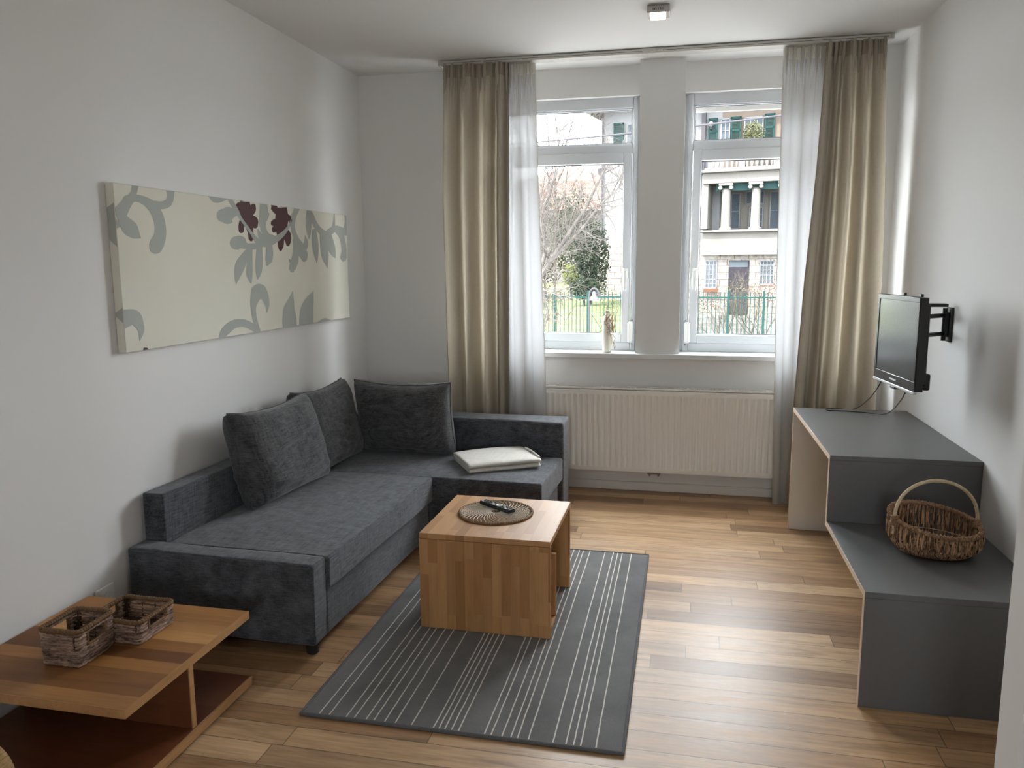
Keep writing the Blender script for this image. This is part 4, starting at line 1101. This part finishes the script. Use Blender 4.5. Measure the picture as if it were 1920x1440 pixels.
vwin(1351, 222, 1369, 292, .02, 2, 3); vwin(1395, 219, 1431, 292, .02, 3, 3)
vwin(1370, 362, 1388, 430, -.88, 1, 2); vwin(1398, 358, 1434, 383, -.88, 3, 1); vwin(1404, 388, 1431, 430, -.88, 2, 3, name='loggia_door'); vwin(1443, 358, 1462, 430, -.88, 1, 2)
vwin(1322, 488, 1345, 541, BD+.01, 3, 6); vwin(1424, 488, 1452, 534, BD+.01, 4, 5); vwin(1480, 488, 1508, 534, BD+.01, 4, 5)
o = vb(1365, 488, 1403, 590, BD, BD+.06).build('front_door', M['x_door'], villa, smooth=False)
m = vb(1367, 490, 1402, 501, BD+.06, BD+.07); m.build('transom_window', M['x_pane'], o, smooth=False)
m = MB()
for k in range(9):
    vb(1374+k*2.4, 512, 1374.8+k*2.4, 528, BD+.06, BD+.08, m)
m.build('door_grille', M['x_pipe'], o, smooth=False)
xx = V(1130, 300, .1)[0]
m = MB(); m.tube(smooth_path([(V(1123, 206, .5)[0], -.9, V(1123, 206, .5)[1]), (V(1124, 213, .4)[0], -.6, V(1124, 213, .4)[1]), (xx-.02, -.15, V(1130, 221, .1)[1]), (xx, -.12, V(1130, 232, .1)[1]), (xx, -.12, V(1130, 456, .1)[1])], 6), .055, 8); m.build('downpipe', M['x_pipe'], villa)
x = V(1320, 240, .1)[0]
m = MB(); m.box((x-.09, -.2, ze1), (x+.09, -.02, zrf)); m.build('downpipe', M['x_pipe'], villa, smooth=False)
m = MB(); m.tube([(x+.35, -.05, V(1326, 246)[1]), (x+.35, -.3, V(1326, 246)[1]+.05), (x+.35, -.3, V(1326, 240)[1])], .03, 6); m.build('lamp_bracket', M['x_pipe'], villa)
m = MB(); m.lathe([(.02, -.12), (.1, -.06), (.12, .03), (.06, .12), (.02, .14)], (x+.35, -.3, V(1326, 236)[1]), 12); m.build('globe_lamp', M['x_frame'], villa)
# steps
for k in range(7):
    z = -.72-k*.175
    MB().box((xb-1.2, -BD-1.5-(k+1)*.36, z-.175 if k < 6 else -1.95), (xr, -BD-1.5-k*.36+.02, z)).build('step', M['x_step'], villa, smooth=False)
MB().box((xb-1.2, -BD-1.5, -1.9), (xr, -BD, -.70)).build('landing', M['x_step'], villa, smooth=False)
# things at the villa front
def on_plane(u, v, d): 
    s_, z = V(u, v, d); return E0+ET*s_+EN*d+Vector((0, 0, z))
o = MB(); 
p = on_plane(1333, 543, BD+.25)
r = thing('flower_box', 'reddish flower box under the left ground floor window of the villa', 'planter', p, -TH); MB().box((-.32, -.12, -.11), (.32, .12, .05)).build('box', M['x_terr'], r, bevel=.01)
# house with tiled roof
r = thing('distant_house', 'low house with a reddish tiled roof seen through the bare branches', 'house', (0, 66, 0))
def at66(u, v): 
    p = at(u, v, y=66); return p.x, p.z
a, b, c_, d_, e_ = at66(960, 345), at66(1075, 306), at66(1140, 335), at66(1160, 395), at66(950, 395)
m = MB(); m.prism([(e_[0], -.6, e_[1]), (a[0], -.3, a[1]), (b[0], 1.4, b[1]), (c_[0], .3, c_[1]), (d_[0], -.6, d_[1])], (0, 6, 0)); m.build('roof', M['x_roof'], r, smooth=False)
m = MB(); m.box((e_[0]+.6, .2, -.5), (d_[0]-.5, 5, e_[1]+.05)); m.build('wall', M['x_stone'], r, smooth=False)
p = at66(1119, 322); MB().box((p[0]-.15, 2, p[1]-.8), (p[0]+.15, 2.3, p[1]+.5)).build('chimney', M['x_pipe'], r, smooth=False)
# --- fence
r = thing('garden_fence', 'green metal picket fence with posts in front of the gardens', 'fence', (0, 22.05, -.46))
def fz(v): return at(1100, v, y=22.05).z+.46
zr1 = fz(557); zt1 = fz(547)
m = MB(); m.box((-7.5, -.015, zr1-.02), (6.5, .015, zr1+.02)); m.box((-7.5, -.015, .10), (6.5, .015, .14)); m.build('rail', M['x_fence'], r, smooth=False)
px = []
x = -5.2
while x < 4.9: px.append(x); x += .112
npk = 0
for x in px: MB().box((x-.010, -.010, .02), (x+.010, .010, zt1)).build('picket', M['x_fence'], r, smooth=False)
for u in (1102, 1364, 1431, 1040, 1240, 1500, 975): 
    x = at(u, 600, y=22.05).x
    MB().box((x-.03, -.03, 0), (x+.03, .03, zt1+.03)).build('post', M['x_fence'], r, bevel=.005)
# street lamp
p = at(1106, 600, y=20.6)
r = thing('garden_lamp', 'grey arched garden lamp with a bell shade beside the green fence', 'lamp', (p.x, 20.6, -1.2))
def lp(u, v): q = at(u, v, y=20.6); return (q.x-p.x, 0, q.z+1.2)
MB().tube(smooth_path([(0, 0, 0), lp(1105, 600), lp(1105, 560), lp(1107, 546), lp(1114, 541), lp(1121, 546), lp(1123, 556)], 8), .028, 10).build('pole', M['x_pipe'], r)
q = lp(1114, 556); MB().lathe([(.13, -.10), (.12, -.05), (.06, .03), (.05, .10), (.02, .15)], (q[0], 0, q[2]), 18).build('shade', M['x_blue'], r)
# cable
a, b = at(900, 276, y=14), at(1560, 204, y=13.2)
tag(MB().tube([a.lerp(b, k/30)-Vector((0, 0, .04*math.sin(PI*k/30))) for k in range(31)], .014, 6).build('overhead_cable', M['x_pipe'], None), 'grey overhead cable crossing in front of the villa above the street', 'cable')
# --- plants
def leaves(name, mat, parent, c, rad, n, size, seed, flat=1.0):
    rn = random.Random(seed); m = MB(); c = Vector(c)
    for _ in range(n):
        while True:
            q = Vector((rn.uniform(-1, 1), rn.uniform(-1, 1), rn.uniform(-1, 1)))
            if q.length <= 1 and q.length > .35*rn.random(): break
        lump = 1+.35*noise.noise(q*2.2+Vector((seed, 0, 0)))
        p = c+Vector((q.x*rad[0], q.y*rad[1], q.z*rad[2]))*lump
        a = Vector((rn.gauss(0, 1), rn.gauss(0, 1), rn.gauss(0, 1)*flat)).normalized(); b = a.orthogonal().normalized(); s_ = size*rn.uniform(.6, 1.3)
        m.poly([p-a*s_, p+b*s_*.5, p+a*s_, p-b*s_*.5])
    return m.build(name, mat, parent, smooth=False)
def branches(m, p, dirv, L, r, depth, rn, seg=6, spread=.6, tw=None, up=.05):
    pts = [Vector(p)]; d_ = Vector(dirv).normalized()
    for k in range(seg):
        d_ = (d_+Vector((rn.gauss(0, .13), rn.gauss(0, .13), rn.gauss(0, .13)+up))).normalized(); pts.append(pts[-1]+d_*L/seg)
    m.tube(pts, [r*(1-.6*k/seg) for k in range(seg+1)], 5 if r < .02 else 7, caps=False)
    if depth <= 0: return
    for k in range(1, seg+1):
        for _ in range(2 if depth > 1 else rn.choice((1, 2))):
            if rn.random() < .88:
                a = (d_ if k == seg else (pts[k]-pts[k-1]).normalized()); o_ = Vector((rn.gauss(0, 1), rn.gauss(0, .8), rn.gauss(0, 1))).normalized()
                branches(m, pts[k], a*(1-spread)+o_*spread, L*rn.uniform(.38, .62), r*(1-.6*k/seg)*.52, depth-1, rn, max(3, seg-1), spread, None, up)
def A16(u, v, Y=14.5): return at(u, v, y=Y)
root = A16(960, 640)
r = thing('bare_tree', 'bare tree with pale sunlit branches close to the left window', 'tree', (root.x-.5, 14.5, -1.2))
rn = random.Random(11); O = Vector(r.location)
m = MB()
trunk = smooth_path([O, A16(955, 650), A16(985, 560), A16(1012, 520), A16(1045, 470), A16(1075, 425), A16(1100, 385), A16(1125, 335), A16(1150, 290)], 6)
m.tube([q-O for q in trunk], [lerp(.085, .012, (k/len(trunk))**.8) for k in range(len(trunk))], 9)
t2 = smooth_path([A16(1030, 492), A16(1058, 462), A16(1090, 430), A16(1125, 385), A16(1160, 352), A16(1178, 330)], 6)
m.tube([q-O for q in t2], [lerp(.034, .008, k/len(t2)) for k in range(len(t2))], 8)
t3 = smooth_path([A16(1008, 525), A16(1022, 465), A16(1015, 410), A16(1030, 360), A16(1045, 300), A16(1050, 240)], 6)
m.tube([q-O for q in t3], [lerp(.036, .008, k/len(t3)) for k in range(len(t3))], 8)
t4 = smooth_path([A16(1010, 522), A16(1022, 560), A16(1030, 600)], 6); m.tube([q-O for q in t4], [lerp(.02, .006, k/len(t4)) for k in range(len(t4))], 6)
m.build('trunk', M['x_bark'], r)
m = MB()
for T_, a0, st, L0 in ((trunk, 10, 3, .85), (t2, 3, 3, .7), (t3, 2, 3, .7), (t4, 3, 2, .45)):
    for k in range(a0, len(T_)-1, st):
        d_ = (T_[k+1]-T_[k]).normalized()
        for _ in range(3):
            o_ = Vector((rn.gauss(0, 1), rn.gauss(0, .5), rn.gauss(.1, 1))).normalized()
            branches(m, T_[k]-O, d_*.5+o_*.6, L0*rn.uniform(.6, 1.5), .0095, 2, rn, 6, .6)
m.build('twigs', M['x_bark'], r)
def small_tree(name, label, u, v, Y, h, seed, mat, L=1.0, depth=3, rr=.05):
    base = at(u, v, y=Y); g = gz(base.x, Y); r = thing(name, label, 'tree', (base.x, Y, g))
    rn = random.Random(seed); m = MB(); m.tube([(0, 0, 0), (.05, 0, h*.3), (0, 0, h*.5)], [rr, rr*.9, rr*.8], 7); m.build('trunk', mat, r)
    m = MB()
    for _ in range(7): branches(m, (0, 0, h*.5*rn.uniform(.6, 1)), (rn.gauss(0, .5), rn.gauss(0, .4), 1), h*.5*rn.uniform(.7, 1), rr*.5, depth, rn, 5, .5)
    m.build('twigs', mat, r)
small_tree('bare_tree', 'slender bare tree with reddish twigs far behind the fence', 1040, 545, 33, 12.5, 5, M['x_bark2'])
small_tree('bare_tree', 'bare garden tree with brown twigs left of the far tiled roof', 1012, 545, 29, 9, 8, M['x_bark2'])
def bush(name, label, u, v, Y, rad, n, mat, size, seed, cat='shrub'):
    p = at(u, v, y=Y); r = thing(name, label, cat, (p.x, Y, gz(p.x, Y)))
    leaves('foliage', mat, r, (0, 0, p.z-r.location.z), rad, n, size, seed)
    MB().tube([(0, 0, 0), (0, 0, p.z-r.location.z)], [.07, .03], 7).build('stem', M['x_bark2'], r)
    return r
bush('conifer', 'dark green conifer left of the villa corner', 1108, 480, 36, (.85, .8, 2.0), 3800, M['x_dleaf'], .075, 1, 'tree')
bush('evergreen_tree', 'light green evergreen tree in front of the tiled roof', 1072, 428, 40, (1.1, .8, 1.9), 2600, M['x_leaf'], .085, 2, 'tree')
bush('evergreen_shrub', 'low dark green shrub at the foot of the conifer', 1095, 540, 35, (.8, .6, .45), 1500, M['x_dleaf'], .06, 3)
bush('flowering_shrub', 'bright lime yellow shrub behind the fence', 1071, 516, 39, (.42, .5, .55), 1500, M['x_lime'], .06, 4)
bush('evergreen_tree', 'olive green tree at the left edge behind the bare branches', 1022, 450, 42, (1.3, .9, 2.6), 2600, M['x_yleaf'], .09, 6, 'tree')
p = on_plane(1413, 252, 1.0)
r = thing('potted_shrub', 'yellow green shrub on the upper terrace of the villa', 'shrub', (p.x, p.y, V(1380, 300, 1.0)[1])); leaves('foliage', M['x_yleaf'], r, (0, 0, p.z-r.location.z), (.42, .4, .55), 1500, .05, 7)
leaves('lower_foliage', M['x_leaf'], r, (0, 0, (p.z-r.location.z)*.4), (.3, .3, .5), 500, .05, 17)
def twig_shrub(label, u, v, Y, w_, h, n, seed, leafn, leafm):
    p = at(u, v, y=Y); r = thing('bare_shrub', label, 'shrub', (p.x, Y, p.z), 0, 'bare shrubs behind the fence')
    rn = random.Random(seed); m = MB()
    for _ in range(n): branches(m, (rn.uniform(-w_, w_), rn.uniform(-.2, .2), 0), (rn.gauss(0, .45), rn.gauss(0, .2), 1), h*rn.uniform(.6, 1.05), .011, 2, rn, 5, .5)
    m.build('twigs', M['x_hedge'], r)
    if leafn: leaves('leaves', leafm, r, (0, 0, h*.85), (w_*1.1, .3, h*.25), leafn, .028, seed)
zb_ = 628
twig_shrub('bare shrub with reddish tips behind the fence at the left of the villa door', 1325, zb_, 22.8, .45, 1.15, 9, 31, 260, M['x_redleaf'])
twig_shrub('tall tangled bare shrub behind the fence in front of the villa door', 1385, zb_, 22.9, .42, 1.45, 12, 32, 160, M['x_yleaf'])
twig_shrub('bare shrub with red leaves behind the fence near the sheer curtain', 1432, zb_, 22.8, .45, 1.35, 11, 33, 420, M['x_redleaf'])
twig_shrub('bare shrub with sparse leaves behind the fence below the stone corner', 1140, zb_, 22.8, .35, 1.25, 9, 34, 260, M['x_yleaf'])
twig_shrub('low bare shrub with reddish leaves behind the fence under the big branch', 1040, 600, 23.4, .45, .8, 8, 35, 260, M['x_redleaf'])
